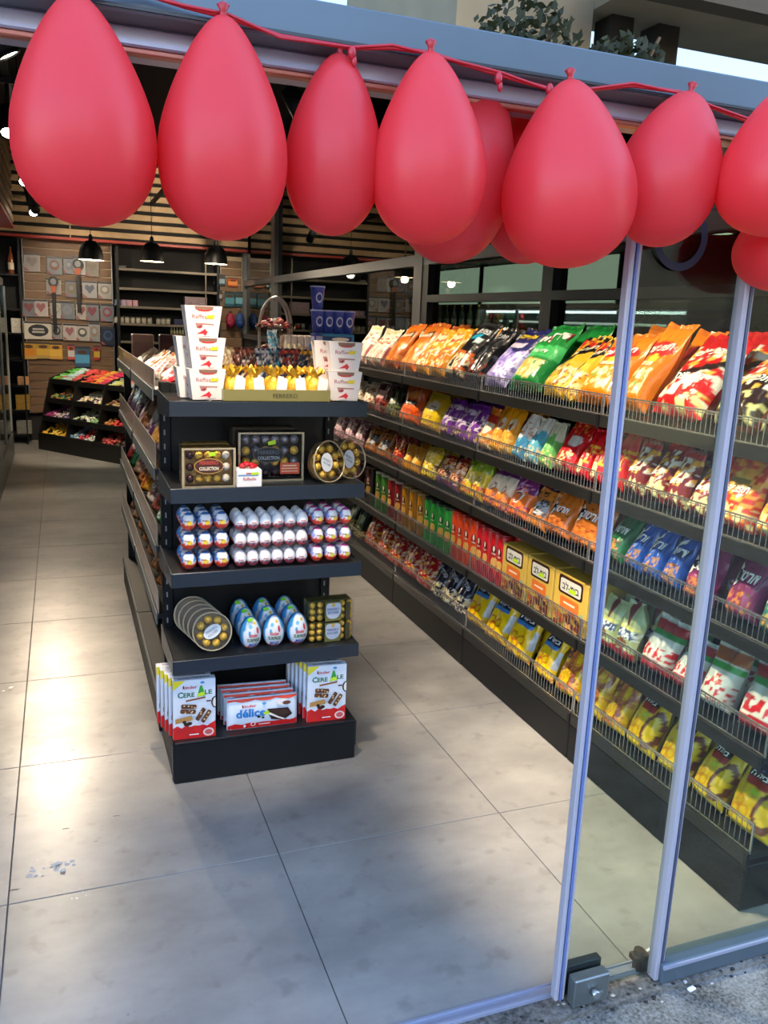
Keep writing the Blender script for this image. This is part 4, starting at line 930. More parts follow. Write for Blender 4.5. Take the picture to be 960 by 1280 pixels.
# ---- cake multipacks
def delice():
    wd, h, d = .262, .118, .034
    b = MB(); n = 20
    vs = []
    for i in range(n+1):
        a = -wd/2+wd*i/n; e = 1 if 0 < i < n else .45
        for j in range(9):
            z = h*j/8; th = d/2*e*(math.sin(PI*min(.94, max(.06, j/8)))**.45); vs.append((a, -th, z))
        for j in range(9):
            z = h*(8-j)/8; th = d/2*e*(math.sin(PI*min(.94, max(.06, (8-j)/8)))**.45); vs.append((a, th, z))
    fs = [(i*18+j, (i+1)*18+j, (i+1)*18+(j+1) % 18, i*18+(j+1) % 18) for i in range(n) for j in range(18)]
    fs += [list(range(18)), [n*18+j for j in range(18)][::-1]]
    b.add(vs, fs, 0, True); me = b.mesh('cake_multipack', flat('#dde8f4', .3))
    P = Print(lambda a, c, hh: (a*wd, -d/2*(math.sin(PI*min(.94, max(.06, c)))**.45)*(1.0 if abs(a) < .46 else .8)-hh-.0006, c*h))
    wave = [(-.49+i*.049*2, .14+.07*abs(math.sin(i*1.7))) for i in range(11)]
    for i in range(10): P.poly([(wave[i][0], .02), (wave[i+1][0], .02), (wave[i+1][0], wave[i+1][1]), (wave[i][0], wave[i][1])], '#d8201e')
    for i in range(10): P.poly([(-.49+i*.098, .985), (-.49+i*.098, .90+.03*math.sin(i*2)), (-.392+i*.098, .90+.03*math.sin((i+1)*2)), (-.392+i*.098, .985)], '#e2442e')
    P.text('kinder', -.19, .76, .2, .085, '#c8202c', ang=.02).poly(rect(-.285, -.275, .73, .81), '#1a1a1a').text('délice', -.17, .54, .42, .27, '#1c7cc8', bold=.035).poly(ell(.02, .80, .03, .04), '#3a9ad0')
    P.poly([(.06, .62), (.36, .60), (.42, .38), (.30, .2), (.12, .26), (.08, .45)], '#2a1712').poly([(.06, .46), (.1, .42), (.22, .28), (.3, .2), (.32, .24), (.22, .34), (.1, .5)], '#efe6da').poly([(.12, .58), (.34, .56), (.38, .42), (.3, .34), (.16, .44)], '#3c221a')
    P.poly(ell(.28, .80, .09, .10), '#e4ddd8').poly(ell(.34, .76, .06, .06), '#5a3222').poly(ell(-.06, .4, .025, .04, 8), '#2a1712').poly(ell(-.0, .36, .02, .035, 8), '#2a1712')
    P.poly([(.02, .44), (.09, .47), (.08, .57), (.0, .53)], TAG).poly(ell(-.14, .17, .035, .075), '#f4e6e4').poly(ell(-.14, .17, .022, .05), '#d8201e').poly(ell(-.26, .13, .018, .055), '#f4f0ee').poly(rect(-.06, .1, .13, .17), '#f6d8d4')
    P.fn = lambda a, c, hh: (a*wd, -.006+c*.012, h+hh); P.h = .0012
    P.text('délice', .1, .3, .2, .8, '#6a8ac0')
    return me, P.mesh('pack_print', .35)
DLm, DPm = delice()
for k in range(4):
    o = tag(place('cake_multipack', DLm, None, (.644-.004*k, 2.832+.040*k, .164+(0, .002, .003, .002)[k]), (rad(-5), 0, rad(-1.5-k))), ('front', 'second', 'third', 'rear')[k]+' milk cake multipack between the cereal bar cartons', 'multipack', 'milk cake multipacks on the bottom shelf')
    place('pack_print', DPm, o)

# ---- flared white cartons on top
def raffaello():
    h, wb, wt, db, dt = .101, .096, .122, .05, .066
    vs = [(-wb/2, -db/2, 0), (wb/2, -db/2, 0), (wb/2, db/2, 0), (-wb/2, db/2, 0), (-wt/2, -dt/2, h), (wt/2, -dt/2, h), (wt/2, dt/2, h), (-wt/2, dt/2, h),
          (-wb/2+.004, 0, .0), (-wt/2+.016, 0, h*.5), (-wt/2+.004, 0, h), (wb/2-.004, 0, 0), (wt/2-.016, 0, h*.5), (wt/2-.004, 0, h)]
    m = MB().add(vs, [(0, 3, 2, 1), (4, 5, 6, 7), (0, 1, 5, 4), (2, 3, 7, 6), (0, 4, 10, 9, 8), (8, 9, 10, 7, 3), (1, 11, 12, 13, 5), (11, 2, 6, 13, 12)])
    me = m.mesh('flared_carton', mat('white_carton', '#efe8e4', .4))
    fn = lambda a, c, hh: (a*(wb+(wt-wb)*c), -(db+(dt-db)*c)/2-hh, c*h)
    P = Print(fn)
    P.poly([(-.24, .985), (-.22, .88), (-.12, .83), (.0, .82), (.15, .83), (.26, .88), (.27, .985)], '#8a6a5a').poly([(-.18, .9), (0, .86), (.2, .9), (.14, .83), (-.12, .83)], '#d03a34')
    P.text('Raffaello', -.02, .66, .62, .13, '#b9686a', bold=.0).poly([(.08, .60), (.3, .60), (.32, .72), (.1, .7)], '#ecd62c')
    P.poly([(-.25, .46), (.3, .42), (.28, .06), (-.22, .02)], '#f2e2de').poly([(-.25, .46), (.32, .44), (.3, .40), (-.0, .40), (-.2, .28)], '#b08078').poly([(-.24, .1), (-.05, .2), (.06, .28), (.1, .2), (.0, .12)], '#d8303c').poly([(.0, .1), (.05, .25), (.14, .18), (.08, .06)], '#d8303c').poly([(-.2, .34), (-.08, .4), (-.02, .34), (-.12, .28)], '#a03a44')
    P.fn = lambda a, c, hh: (-(wb+(wt-wb)*c)/2+.0135*math.sin(PI*c)*(1-abs(a)*2)-.0-hh*1.2, -a*(db+(dt-db)*c), c*h); P.h = .0008
    return me, P.mesh('carton_print', .4)
RFm, RPm = raffaello()
def raf(x, y, z, rz, label):
    o = tag(place('flared_carton', RFm, None, (x, y, z), (0, 0, rad(rz))), label, 'carton', 'flared white sweet cartons'); place('carton_print', RPm, o)
z0 = EL[0]+.005; xa = on(257, 470, 'y', 2.86)[0]; xc = on(429, 480, 'y', 2.86)[0]
for k in range(3): raf(xa-.006*k*(k == 2), 2.862, z0+.1015*k, 3, '%s front white flared carton of the left stack' % ('bottom', 'middle', 'top')[k])
for k in range(2): raf(xa-.03, 2.945, z0+.1015*k, 3, '%s white flared carton in the row behind the left stack' % ('lower', 'upper')[k])
for k in range(2): raf(xc, 2.862, z0+.1015*k, -6, '%s front white flared carton of the right stack' % ('bottom', 'top')[k])
for k in range(2): raf(xc-.03, 2.945, z0+.1015*k, -6, '%s white flared carton behind the right stack' % ('lower', 'upper')[k])
# ---- display tray of gold pouches
tx0, tx1 = on(279, 500, 'y', 2.81)[0], on(412, 500, 'y', 2.81)[0]
t = thing('display_tray', 'olive gold cardboard tray with lettering holding gold pouches', 'tray', ((tx0+tx1)/2, 2.91, z0))
hw = (tx1-tx0)/2; CT = mat('olive_gold_card', '#8f8752', .35, metal=.35)
MB().box(-hw, hw, -.105, .11, 0, .003).box(-hw, hw, -.108, -.105, 0, .038).box(-hw, -hw+.003, -.105, .11, .003, .038).box(hw-.003, hw, -.105, .11, .003, .038).box(-hw, hw, .11, .113, 0, .05).build('tray_card', CT, t)
P = Print(lambda a, b, h: (a, -.1085-h, b)); P.text('FERRERO', .025, .018, .085, .014, '#3a3520', bold=.0); place('tray_print', P.mesh('tray_print'), t)
def pouch_mesh():
    m = MB(); n = 20; vs = []; pr = [(.026, 0), (.036, .008), (.04, .03), (.034, .055), (.018, .07), (.014, .075), (.024, .085), (.036, .098)]
    for j, (r, z) in enumerate(pr):
        for i in range(n):
            a = 2*PI*i/n; k = 1+(.10 if j < 4 else .35 if j > 5 else .15)*math.sin(a*(9 if j < 5 else 6)+j); vs.append((r*k*math.cos(a), r*k*math.sin(a), z+(.012*math.sin(a*5) if j > 6 else 0)))
    m.add(vs, [(j*n+i, j*n+(i+1) % n, (j+1)*n+(i+1) % n, (j+1)*n+i) for j in range(len(pr)-1) for i in range(n)]+[list(range(n))[::-1]], 0, True)
    return m.mesh('gold_pouch', mat('gold_wrap', '#e6b93c', .25, metal=.3, noise=.4, nscale=40, bump=.5, bscale=70))
PM = pouch_mesh(); PT = MB().prism(rrect(-.022, .022, 0, .056, .008), lambda a, b, h: (a, h, b), -.0015, 0).mesh('white_tag', WHITE)
for r in range(2):
    for i in range(5):
        x = tx0+.04+(2*hw-.08)*i/4
        o = tag(place('gold_pouch', PM, None, (x+.01*r, 2.862+.088*r, z0+.004), (0, 0, i*1.3+r), (.8, .8, 1.0)), '%s gold pouch with a ruffled top, %s row of the tray' % (ORD[i], ('front', 'rear')[r]), 'pouch', 'gold pouches on the display tray')
        c_ = place('white_tag', PT, o); c_.matrix_parent_inverse = Matrix.Rotation(-(i*1.3+r), 4, 'Z'); c_.location = (.018, -.05, .018); c_.rotation_euler = (rad(-4), rad(8*(-1)**i), 0)

# ================================================================== SNACK SHELVING (right)
XF = 1.80
LV = [1.355, 1.075, 0.81, 0.495, 0.19]; LIP = [.045, .045, .045, .045, .045]; FT = [1.43, 1.15, .887, .58, .285]
BAYS = [1.62, 2.55, 3.50, 4.45, 5.40, 6.35]
LIPM = mat('black_steel_lip', '#2a2a29', 0.33, metal=.3)
def fence_mesh(L, h):
    m = MB(); n = int(L/.021)
    for i in range(n+1):
        y = .006+(L-.012)*i/n; m.cyl((0, y, 0), (0, y, h), .0013, n=4, cap=False)
    for z, r in ((h, .0024), (h*.9, .0013), (.004, .002)): m.box(-r, r, .002, L-.002, z-r, z+r)
    for y in (.003, L-.003): m.box(-.0025, .0025, y-.0025, y+.0025, 0, h)
    return m.mesh('wire_fence', WIRE)
FM = {}
desc = ['nearest the glass', 'second from the glass', 'third from the glass', 'fourth from the glass', 'farthest from the glass']
for b in range(5):
    y0, L = BAYS[b]+.002, BAYS[b+1]-BAYS[b]-.004
    t = thing('snack_shelving_bay', 'black five-shelf snack bay with wire fronts, %s' % desc[b], 'shelving', (XF, y0, 0), group='snack shelving bays along the right wall')
    MB().bbox(.0, .44, 0, L, 0, .15, .004).build('base_plinth', BLACK, t)
    MB().box(.455, .475, 0, L, 0, 1.40).build('back_panel', BLACK, t)
    for y in (0, L-.02): MB().box(.425, .455, y, y+.02, 0.15, 1.40).build('upright', BLACK, t)
    for z, ft in zip(LV, FT):
        s_ = MB().box(.006, .425, .001, L-.001, z-.02, z).build('shelf', BLACKG, t)
        MB().bbox(-.002, .006, .001, L-.001, z-.04, z+.003, .0015).build('shelf_lip', LIPM, s_)
        MB().box(-.005, -.002, -.004, .010, z-.047, z+.003).build('joint_clip', BLACK, s_)
        k = round(ft-z, 3), round(L, 3)
        if k not in FM: FM[k] = fence_mesh(k[1], k[0])
        place('wire_fence', FM[k], s_, (.010, 0, z))

# ------------------------------------------------------------------ bags
def vnoise(U, V, sc, seed):
    rn = np.random.RandomState(seed); g = rn.rand(64, 64); x = (U*sc) % 63; y = (V*sc*2.6+7) % 63
    xi, yi = np.floor(x).astype(int), np.floor(y).astype(int); fx, fy = x-xi, y-yi; fx = fx*fx*(3-2*fx); fy = fy*fy*(3-2*fy)
    return (g[xi, yi]*(1-fx)+g[(xi+1) % 64, yi]*fx)*(1-fy)+(g[xi, (yi+1) % 64]*(1-fx)+g[(xi+1) % 64, (yi+1) % 64]*fx)*fy
def paint(ops, U, V, seed):
    C = np.zeros(U.shape+(3,))
    for q, op in enumerate(ops):
        k, c = op[0], np.array(lin(op[1]))
        if k == 'bg': M = np.ones(U.shape)
        elif k == 'b': M = ((V >= op[2]) & (V <= op[3]))*1.0
        elif k == 'e': M = (((U-op[2])/op[4])**2+((V-op[3])/op[5])**2 < 1)*1.0
        elif k == 'o': r = ((U-op[2])/op[4])**2+((V-op[3])/op[5])**2; M = ((r < 1) & (r > op[6]))*1.0
        elif k == 'r': M = ((U >= op[2]) & (U <= op[3]) & (V >= op[4]) & (V <= op[5]))*1.0
        elif k == 'd': M = (np.abs(V-(op[2]+op[3]*U)) < op[4])*1.0
        elif k == 'n': M = ((vnoise(U+3, V, op[2]*1.45, seed+q) > op[3]) & (V >= op[4]) & (V <= op[5]) & (np.abs(U) < (op[6] if len(op) > 6 else 2)))*1.0
        elif k == 'w': M = (V < op[2]+op[3]*np.sin(U*op[4]+seed))*1.0
        elif k == 's': M = (np.sin(U*op[2]+V*op[3]) > op[4])*1.0
        C = C*(1-M[..., None])+c*M[..., None]
    return C
class Bag:
    def __init__(s, w, h, t, seed, crimp=.94, wr=.011):
        s.w, s.h, s.t, s.c, s.wr = w, h, t, crimp, wr; rn = np.random.RandomState(seed)
        s.k = rn.uniform(3, 14, (6, 2)); s.p = rn.uniform(0, 6.28, 6); s.a = rn.uniform(.4, 1, 6); s.lx = rn.uniform(-.05, .05); s.sg = rn.uniform(-.5, .5)
    def S(s, u, v, side=1, off=0.0):
        u = np.asarray(u, float); v = np.asarray(v, float); uc = np.clip(u, -1, 1)
        g = np.clip(v/.09, 0, 1)**.5*np.clip((s.c-v)/(s.c*.62), 0, 1)**.75
        e = np.clip(1-np.abs(uc)**2.6, 0, 1)**.55
        T = s.t/2*g*e
        wr = sum(s.a[i]*np.sin(s.k[i, 0]*u+s.k[i, 1]*v+s.p[i]) for i in range(6))*s.wr*.35*(.35+1.0*(1-g))
        wr = wr*np.clip(v/.05, 0, 1)
        x = u*s.w/2*(1-.13*g*(1-.3*v))+s.lx*s.w*v*v
        y = -side*(T+off)+wr+s.sg*.03*np.clip(v-.6, 0, 1)
        z = v*s.h*(1-.03*g*0)+.012*s.h*np.sin(u*2.2+s.p[0])*np.clip((v-.8)*5, 0, 1)
        return x, y, z
    def mesh(s, name, ops, seed, m=None, nu=29, nv=41):
        V_, U_ = np.meshgrid(np.linspace(0, 1, nv), np.linspace(-1, 1, nu), indexing='ij')
        vs = []; cs = []; fs = []
        C = paint(ops, U_, V_, seed)
        back = paint([ops[0]], U_, V_, seed)
        for side, cc in ((1, C), (-1, back)):
            x, y, z = s.S(U_, V_, side); o = len(vs); vs += list(zip(x.ravel(), y.ravel(), z.ravel())); cs += [tuple(q) for q in cc.reshape(-1, 3)]
            for j in range(nv-1):
                for i in range(nu-1):
                    q = (o+j*nu+i, o+j*nu+i+1, o+(j+1)*nu+i+1, o+(j+1)*nu+i); fs.append(q if side == 1 else q[::-1])
        b = MB().add(vs, fs, 0, True); me = b.mesh(name, m or FOIL)
        at = me.attributes.new('Col', 'FLOAT_COLOR', 'POINT'); at.data.foreach_set('color', np.array([(*c, 1) for c in cs], dtype=np.float32).ravel())
        return me
    def words(s, specs):
        if not specs: return None
        P = Print(lambda a, b, h: tuple(float(q) for q in s.S(a, b, 1, h+.0022)))
        for sp in specs:
            if sp[0] == 'p': P.poly(sp[1], sp[2])
            else: P.text(*sp[:6], ang=sp[6] if len(sp) > 6 else 0, bold=.03)
        return P.mesh('lettering', .35)
DOR, TAP, BEI = 'דוריטוס', 'תפוצ׳יפס', 'בייגלה'
def dor(base, dark, chip='#d98a3a'):
    return [('bg', base), ('b', dark, .93, 1), ('n', chip, 5, .5, .05, .36, .75), ('n', '#7a3a14', 9, .7, .05, .36, .75), ('b', dark, 0, .04)]
def dorw(k='#14110f'): return [('p', [(-.72, .47), (.0, .50), (.78, .44), (.8, .66), (-.1, .70), (-.75, .64)], k), ('p', [(-.8, .74), (-.55, .40), (-.45, .44), (-.62, .68)], '#f2e8d8'), (DOR, .03, .565, 1.25, .14, '#ffffff')]
def chips(base, mid, low): return [('bg', base), ('w', low, .3, .03, 5), ('e', mid, 0, .62, .8, .14), ('n', '#efc05a', 4, .55, .08, .45, .8), ('n', '#fff0c0', 6, .68, .08, .5, .8)]
K = {
 'cream': ('pale cream bag with red stripes', [('bg', '#e6dcc4'), ('s', '#b4636a', 16, 0, .6), ('b', '#efe6d2', .5, 1), ('n', '#c8744a', 5, .6, .55, .8), ('b', '#d8c88a', .9, 1)], []),
 'cheetos': ('orange cheese puff bag', [('bg', '#e27a1c'), ('n', '#f0a04a', 4, .55, .1, .5), ('n', '#c04a14', 5, .62, .05, .45), ('b', '#c85a10', .94, 1)], [('p', [(-.75, .60), (.7, .66), (.75, .80), (-.7, .75)], '#2a1a14'), ('Cheetos', 0, .70, 1.3, .12, '#fff2d8', .05)]),
 'clown': ('amber puff bag with a ring print', [('bg', '#eda41e'), ('e', '#e8643c', 0, .76, .55, .12), ('e', '#f4d8b0', 0, .77, .35, .07), ('o', '#7a3a8a', 0, .3, .55, .2, .72), ('n', '#e86a1c', 5, .6, .08, .5), ('n', '#fff0b8', 5, .68, .1, .9)], []),
 'blackcy': ('black crisp bag with a cyan label and flames', [('bg', '#121316'), ('r', '#2aa6c8', -.6, .3, .66, .76), ('r', '#d8eef2', .0, .6, .6, .7), ('n', '#f0742c', 4, .42, .05, .4), ('n', '#fff0c4', 6, .55, .05, .36), ('b', '#17181c', .93, 1)], [(TAP, 0, .82, 1.3, .1, '#e8ecee')]),
 'black': ('plain black crisp bag', [('bg', '#141519'), ('n', '#b8442c', 5, .7, .1, .3), ('n', '#6f7480', 6, .8, .4, .9)], [(TAP, 0, .8, 1.2, .09, '#c8ccd0')]),
 'navylilac': ('navy and lilac crisp bag with yellow lettering', [('bg', '#1c1f5c'), ('w', '#9a8cd0', .52, .04, 5), ('n', '#cfc6ee', 6, .52, .05, .5), ('n', '#6f62b0', 8, .62, .05, .5), ('r', '#c9c4d8', -.5, .5, .58, .7), ('r', '#28245f', -.8, .8, .72, .78)], [(TAP, 0, .83, 1.3, .09, '#f2d62a')]),
 'green': ('bright green corn chip bag', [('bg', '#1f8c3c'), ('b', '#4cc46a', .42, .62), ('e', '#e8b04a', -.2, .24, .5, .14), ('n', '#f4d488', 5, .55, .1, .36, .7), ('b', '#166a2c', .92, 1), ('b', '#166a2c', 0, .05)], [('p', [(-.85, .66), (.8, .70), (.85, .85), (-.8, .80)], '#8a1f2c'), (DOR, 0, .755, 1.45, .12, '#f6f2ea', .04), (DOR, .0, .5, .8, .06, '#d8f0d8')]),
 'yelblack': ('yellow and black crisp bag', [('bg', '#e3b52c'), ('d', '#17150f', .66, .25, .12), ('n', '#c8302a', 5, .62, .75, .98), ('n', '#f4e29a', 5, .55, .08, .42), ('n', '#8a4a1c', 7, .68, .05, .4), ('b', '#1c1a14', .94, 1)], [(TAP, .1, .7, 1.1, .08, '#f2e8c8', .2)]),
 'orange': ('orange crisp bag with a red oval', [('bg', '#ee7c12'), ('e', '#c41e24', 0, .66, .82, .11), ('e', '#f8c83a', .1, .52, .3, .06), ('n', '#f0dca0', 4, .5, .14, .42, .6), ('n', '#7a9a3a', 6, .72, .14, .36, .5), ('b', '#d86a0a', .93, 1)], [(TAP, 0, .66, 1.3, .09, '#fff2ec', .06), (TAP, 0, .46, .8, .05, '#fff0d8')]),
 'redwhite': ('large red crisp bag with pale chips', [('bg', '#d0161e'), ('n', '#f0b44a', 3, .56, .2, .75), ('n', '#fbeee0', 4, .6, .1, .8), ('d', '#2a1416', .42, .2, .05), ('n', '#e8dc9a', 4, .5, .02, .2), ('b', '#c8141c', .9, 1)], [(TAP, -.1, .72, 1.2, .1, '#ffffff', .05), (TAP, .1, .34, 1.0, .08, '#ffffff', .05)]),
 'redblack': ('red and black crisp bag with chips', [('bg', '#c4161c'), ('w', '#2a1214', .5, .1, 3), ('n', '#f0b44a', 4, .6, .3, .8), ('n', '#fff0e4', 5, .66, .3, .85), ('n', '#d8d08a', 4, .5, .02, .26), ('b', '#3a1014', .9, 1)], [(TAP, 0, .42, 1.2, .1, '#f6eee8', .05)]),
 'floral': ('pale flowered snack bag', [('bg', '#d8c8a0'), ('n', '#b04a3a', 6, .6, 0, 1), ('n', '#f2ecd8', 6, .6, 0, 1), ('b', '#4a2c20', 0, .3)], []),
 'darkred': ('dark red snack bag with a white label', [('bg', '#5a1a1c'), ('r', '#e0b8b0', -.5, .5, .5, .75), ('n', '#c85a4a', 6, .6, .1, .5)], []),
 'darkgreen': ('dark green snack bag', [('bg', '#26361e'), ('e', '#c8ccb8', 0, .55, .5, .12), ('n', '#7a8a3a', 6, .6, .05, .4)], []),
 'orgghost': ('deep orange puff bag', [('bg', '#dc5c0e'), ('e', '#f09a4a', 0, .75, .4, .12), ('n', '#b83a0a', 6, .62, 0, .4), ('r', '#2a1a16', -.6, .6, .46, .58)], [('Cheetos', 0, .52, 1.0, .09, '#f6eee2')]),
 'yellowface': ('yellow puff bag with a face', [('bg', '#eccb1e'), ('e', '#f6f0dc', 0, .62, .55, .14), ('r', '#5a3a14', -.3, .3, .58, .62), ('n', '#d89a2c', 6, .6, 0, .36)], []),
 'purplewhite': ('purple and white crisp bag', [('bg', '#8a3ab8'), ('n', '#f2e8f6', 3, .48, .3, .85), ('b', '#7a2aa8', .88, 1), ('n', '#e8c878', 5, .6, .03, .3), ('n', '#5a1a80', 7, .7, .1, .9)], []),
 'peach': ('red and white crisp bag with orange edges', [('bg', '#e88a2c'), ('e', '#f4ead0', 0, .5, .7, .2), ('b', '#c03424', .62, .8), ('n', '#e8dca0', 5, .55, .02, .34)], []),
 'amber': ('amber crisp bag with a picture', [('bg', '#f0a012'), ('e', '#e8d8b8', .2, .58, .4, .15), ('e', '#b85a3a', .2, .56, .22, .07), ('n', '#f8cf6a', 5, .58, 0, .4)], []),
 'whiteblue': ('white and blue crisp bag', [('bg', '#ece6dc'), ('w', '#3a8ab0', .46, .05, 4), ('n', '#c88a5a', 6, .66, .55, .8), ('n', '#e8d4a0', 5, .58, .02, .3)], []),
 'cyan': ('cyan crisp bag with a pale top', [('bg', '#e2dccc'), ('w', '#56b0c8', .66, .06, 4), ('n', '#e8cfa0', 5, .55, .02, .34)], []),
 'limewhite': ('light green crisp bag with a pale top', [('bg', '#d8d4b4'), ('w', '#6ab85c', .66, .08, 4), ('n', '#e8d48a', 5, .55, .02, .34)], []),
 'redcap': ('red crisp bag with a silver patch', [('bg', '#c8161c'), ('e', '#d8d2ca', .2, .58, .55, .12), ('n', '#e8a03a', 6, .66, .7, .95), ('n', '#f0e0a0', 5, .6, .02, .34)], []),
 'red': ('glossy red crisp bag', [('bg', '#d4141c'), ('n', '#e8b83a', 5, .7, .3, .7), ('e', '#f0dca0', -.1, .2, .5, .14), ('b', '#b81018', .9, 1)], []),
 'crimson': ('dark crimson crisp bag with pale chips', [('bg', '#7a1420'), ('n', '#f6ece4', 4, .56, .4, .9), ('n', '#f0a83a', 4, .66, .35, .85), ('n', '#e0d49a', 4, .5, .03, .32), ('b', '#c81c24', .86, 1)], [(TAP, 0, .42, 1.2, .1, '#f2e8e4', .05)]),
 'redorange': ('orange red crisp bag', [('bg', '#d8341a'), ('e', '#8a6a2a', 0, .62, .55, .1), ('e', '#e8c04a', 0, .74, .4, .06), ('n', '#f0a03a', 4, .55, .05, .95), ('n', '#e4d69a', 4, .52, .03, .32)], [(TAP, 0, .52, 1.1, .1, '#fff4ea', .04)]),
 'pink': ('pink wrapped snack bag', [('bg', '#c88a98'), ('n', '#ecd4d8', 5, .5, 0, 1), ('n', '#8a2a4a', 6, .7, 0, 1)], []),
 'orgwhite': ('orange and grey snack bag', [('bg', '#c87a2c'), ('e', '#b8bcc0', .2, .5, .6, .2), ('n', '#3a3a3a', 6, .66, .3, .9)], []),
 'smallred': ('small red snack bag', [('bg', '#b01c1e'), ('n', '#e0b04a', 6, .68, .1, .9), ('n', '#3a5a2a', 6, .7, 0, .3)], []),
 'goldsmall': ('small golden snack bag', [('bg', '#dc9a1c'), ('e', '#f0c86a', 0, .5, .5, .2), ('n', '#8a4a1a', 6, .66, 0, .35)], []),
 'lemon': ('lemon yellow snack bag', [('bg', '#ecd41c'), ('n', '#fff4a0', 5, .55, .2, .9), ('n', '#a0301c', 6, .7, 0, .5)], []),
 'rubywhite': ('ruby snack bag with yellow stars', [('bg', '#96161e'), ('n', '#f0b84a', 5, .58, .2, .9), ('n', '#fff0e0', 6, .66, .2, .9), ('n', '#4a3a7a', 5, .66, 0, .3)], []),
 'limeface': ('lime and yellow puff bag with a smile', [('bg', '#9cc030'), ('w', '#f0d83a', .7, .05, 5), ('o', '#2a4a8a', .1, .46, .32, .12, .6), ('n', '#e06a2c', 5, .5, .03, .34), ('n', '#fff6c0', 5, .7, .4, .8)], []),
 'whiteface': ('white and orange puff bag with a smile', [('bg', '#efe0c4'), ('w', '#ee8a2c', .44, .05, 5), ('o', '#33405a', .2, .5, .32, .12, .6), ('b', '#6a2a6a', .84, 1), ('n', '#8a2a5a', 6, .62, .02, .3)], []),
 'purpleface': ('purple and orange puff bag with a smile', [('bg', '#7a2a6a'), ('w', '#ee7a2c', .62, .06, 5), ('o', '#fff0e0', 0, .46, .42, .15, .6), ('o', '#2a3a6a', 0, .46, .34, .12, .6), ('n', '#d8a0c0', 5, .7, .6, 1), ('n', '#b83a5a', 6, .6, .02, .3)], []),
 'dororg': ('orange corn chip bag with a black label', dor('#d4762a', '#8a4a1c', '#b8602a'), dorw()),
 'dorgreen': ('dark green corn chip bag', dor('#176a38', '#0e3f22', '#c88a4a'), dorw('#0c2416')),
 'dorblue': ('royal blue corn chip bag', dor('#1a55b8', '#123a86', '#c88a5a')+[('d', '#e8eef6', .86, .3, .05)], dorw('#0f2348')),
 'dorpurple': ('magenta corn chip bag', dor('#8a2a62', '#5a1a44', '#c87a4a'), dorw('#3a1028')),
 'dorteal': ('teal corn chip bag', dor('#1f8a86', '#125a58', '#c8a04a'), dorw('#0e3a3a')),
 'pouch': ('pale green pouch with a dark red stripe', [('bg', '#aeb98a'), ('r', '#6a1a1e', -.2, .2, .55, 1), ('r', '#3a4a78', -.9, .9, .36, .5), ('n', '#d8dce4', 6, .55, .36, .5), ('w', '#a81c22', .16, .02, 4), ('e', '#7a4a2a', 0, .27, .5, .09), ('e', '#e0d884', 0, .55, .9, .05)], []),
 'whitebag': ('white bag with red curls and a green band', [('bg', '#d8d8d2'), ('b', '#a82a2c', .74, .9), ('b', '#2a8a3e', .64, .73), ('n', '#c8202c', 5, .55, .24, .46), ('w', '#b01c28', .2, .02, 3), ('b', '#c4c8c6', .92, 1)], []),
 'whitebrown': ('white bag with brown panel and green band', [('bg', '#d6d6d0'), ('b', '#a85a24', .72, .92), ('b', '#3a9a3e', .58, .68), ('n', '#b8202c', 5, .6, .1, .5)], []),
 'redsnack': ('red snack bag with yellow flashes', [('bg', '#b4121a'), ('n', '#e8b03a', 4, .6, .2, .7), ('n', '#f0e0d0', 6, .7, .2, .8), ('n', '#c87a6a', 6, .55, .02, .25)], []),
 'forest': ('dark forest green snack bag', [('bg', '#24382a'), ('e', '#8a9a6a', 0, .6, .5, .15), ('n', '#b8a86a', 6, .62, .02, .4)], []),
 'popcorn': ('navy popcorn bag', [('bg', '#161c38'), ('n', '#f0dca0', 5, .5, .04, .36), ('n', '#fff6dc', 7, .62, .04, .4), ('b', '#10142a', .9, 1)], [('פופקורן', 0, .66, 1.5, .14, '#c8d0e0', -.1)]),
 'pretzel': ('yellow pretzel bag', [('bg', '#e8c20c'), ('r', '#1a2238', -.6, .6, .64, .96), ('r', '#3a7ab8', -.6, .6, .56, .64), ('n', '#8a1f2c', 5, .6, .8, .95, .5), ('o', '#b8641c', -.3, .36, .26, .09, .4), ('o', '#b8641c', .3, .34, .26, .09, .4), ('o', '#b8641c', 0, .24, .26, .09, .4), ('r', '#b8c4c8', .84, 1, .25, .6), ('n', '#c87a1c', 6, .6, .02, .16)], [(BEI, 0, .72, 1.0, .09, '#f2eee8')]),
 'ringpretzel': ('yellow bag with large brown pretzel rings', [('bg', '#ddb414'), ('o', '#8a4a24', -.1, .3, .75, .25, .35), ('o', '#a05a30', .3, .66, .6, .22, .35), ('r', '#20304a', -.9, -.4, .62, .95), ('n', '#c8783c', 6, .66, .05, .8)], []),
 'sesame': ('yellow bag with a dark label and seeded ring', [('bg', '#d8b80e'), ('r', '#181a20', -.7, .3, .68, .95), ('r', '#a02a1c', -.7, .3, .58, .68), ('o', '#6a3420', .65, .38, .42, .3, .45), ('o', '#c8860c', -.4, .36, .22, .08, .4), ('o', '#c8860c', -.1, .26, .22, .08, .4), ('o', '#c8860c', -.5, .22, .22, .08, .4), ('n', '#5a5ab0', 6, .64, .8, .95, .5)], [(BEI, -.2, .74, .7, .08, '#f4f0ea'), ('p', rect(-.2, .15, .5, .56), TAG)]),
}
SHELFNAME = ['top', 'second', 'third', 'fourth', 'bottom']
BC = {}
def bag_of(kind, w, h, t, var):
    k = (kind, round(w/.03), round(h/.03), var)
    if k not in BC:
        d, ops, wd = K[kind]; seed = (hash_(kind)+var*131) % 9973
        b = Bag(w, h, t, seed); BC[k] = (b.mesh('snack_bag', ops, seed % 977), b.words(wd))
    return BC[k]
def hash_(s):
    r = 7
    for ch in s: r = (r*31+ord(ch)) % 100003
    return r
CNT = [0]*5
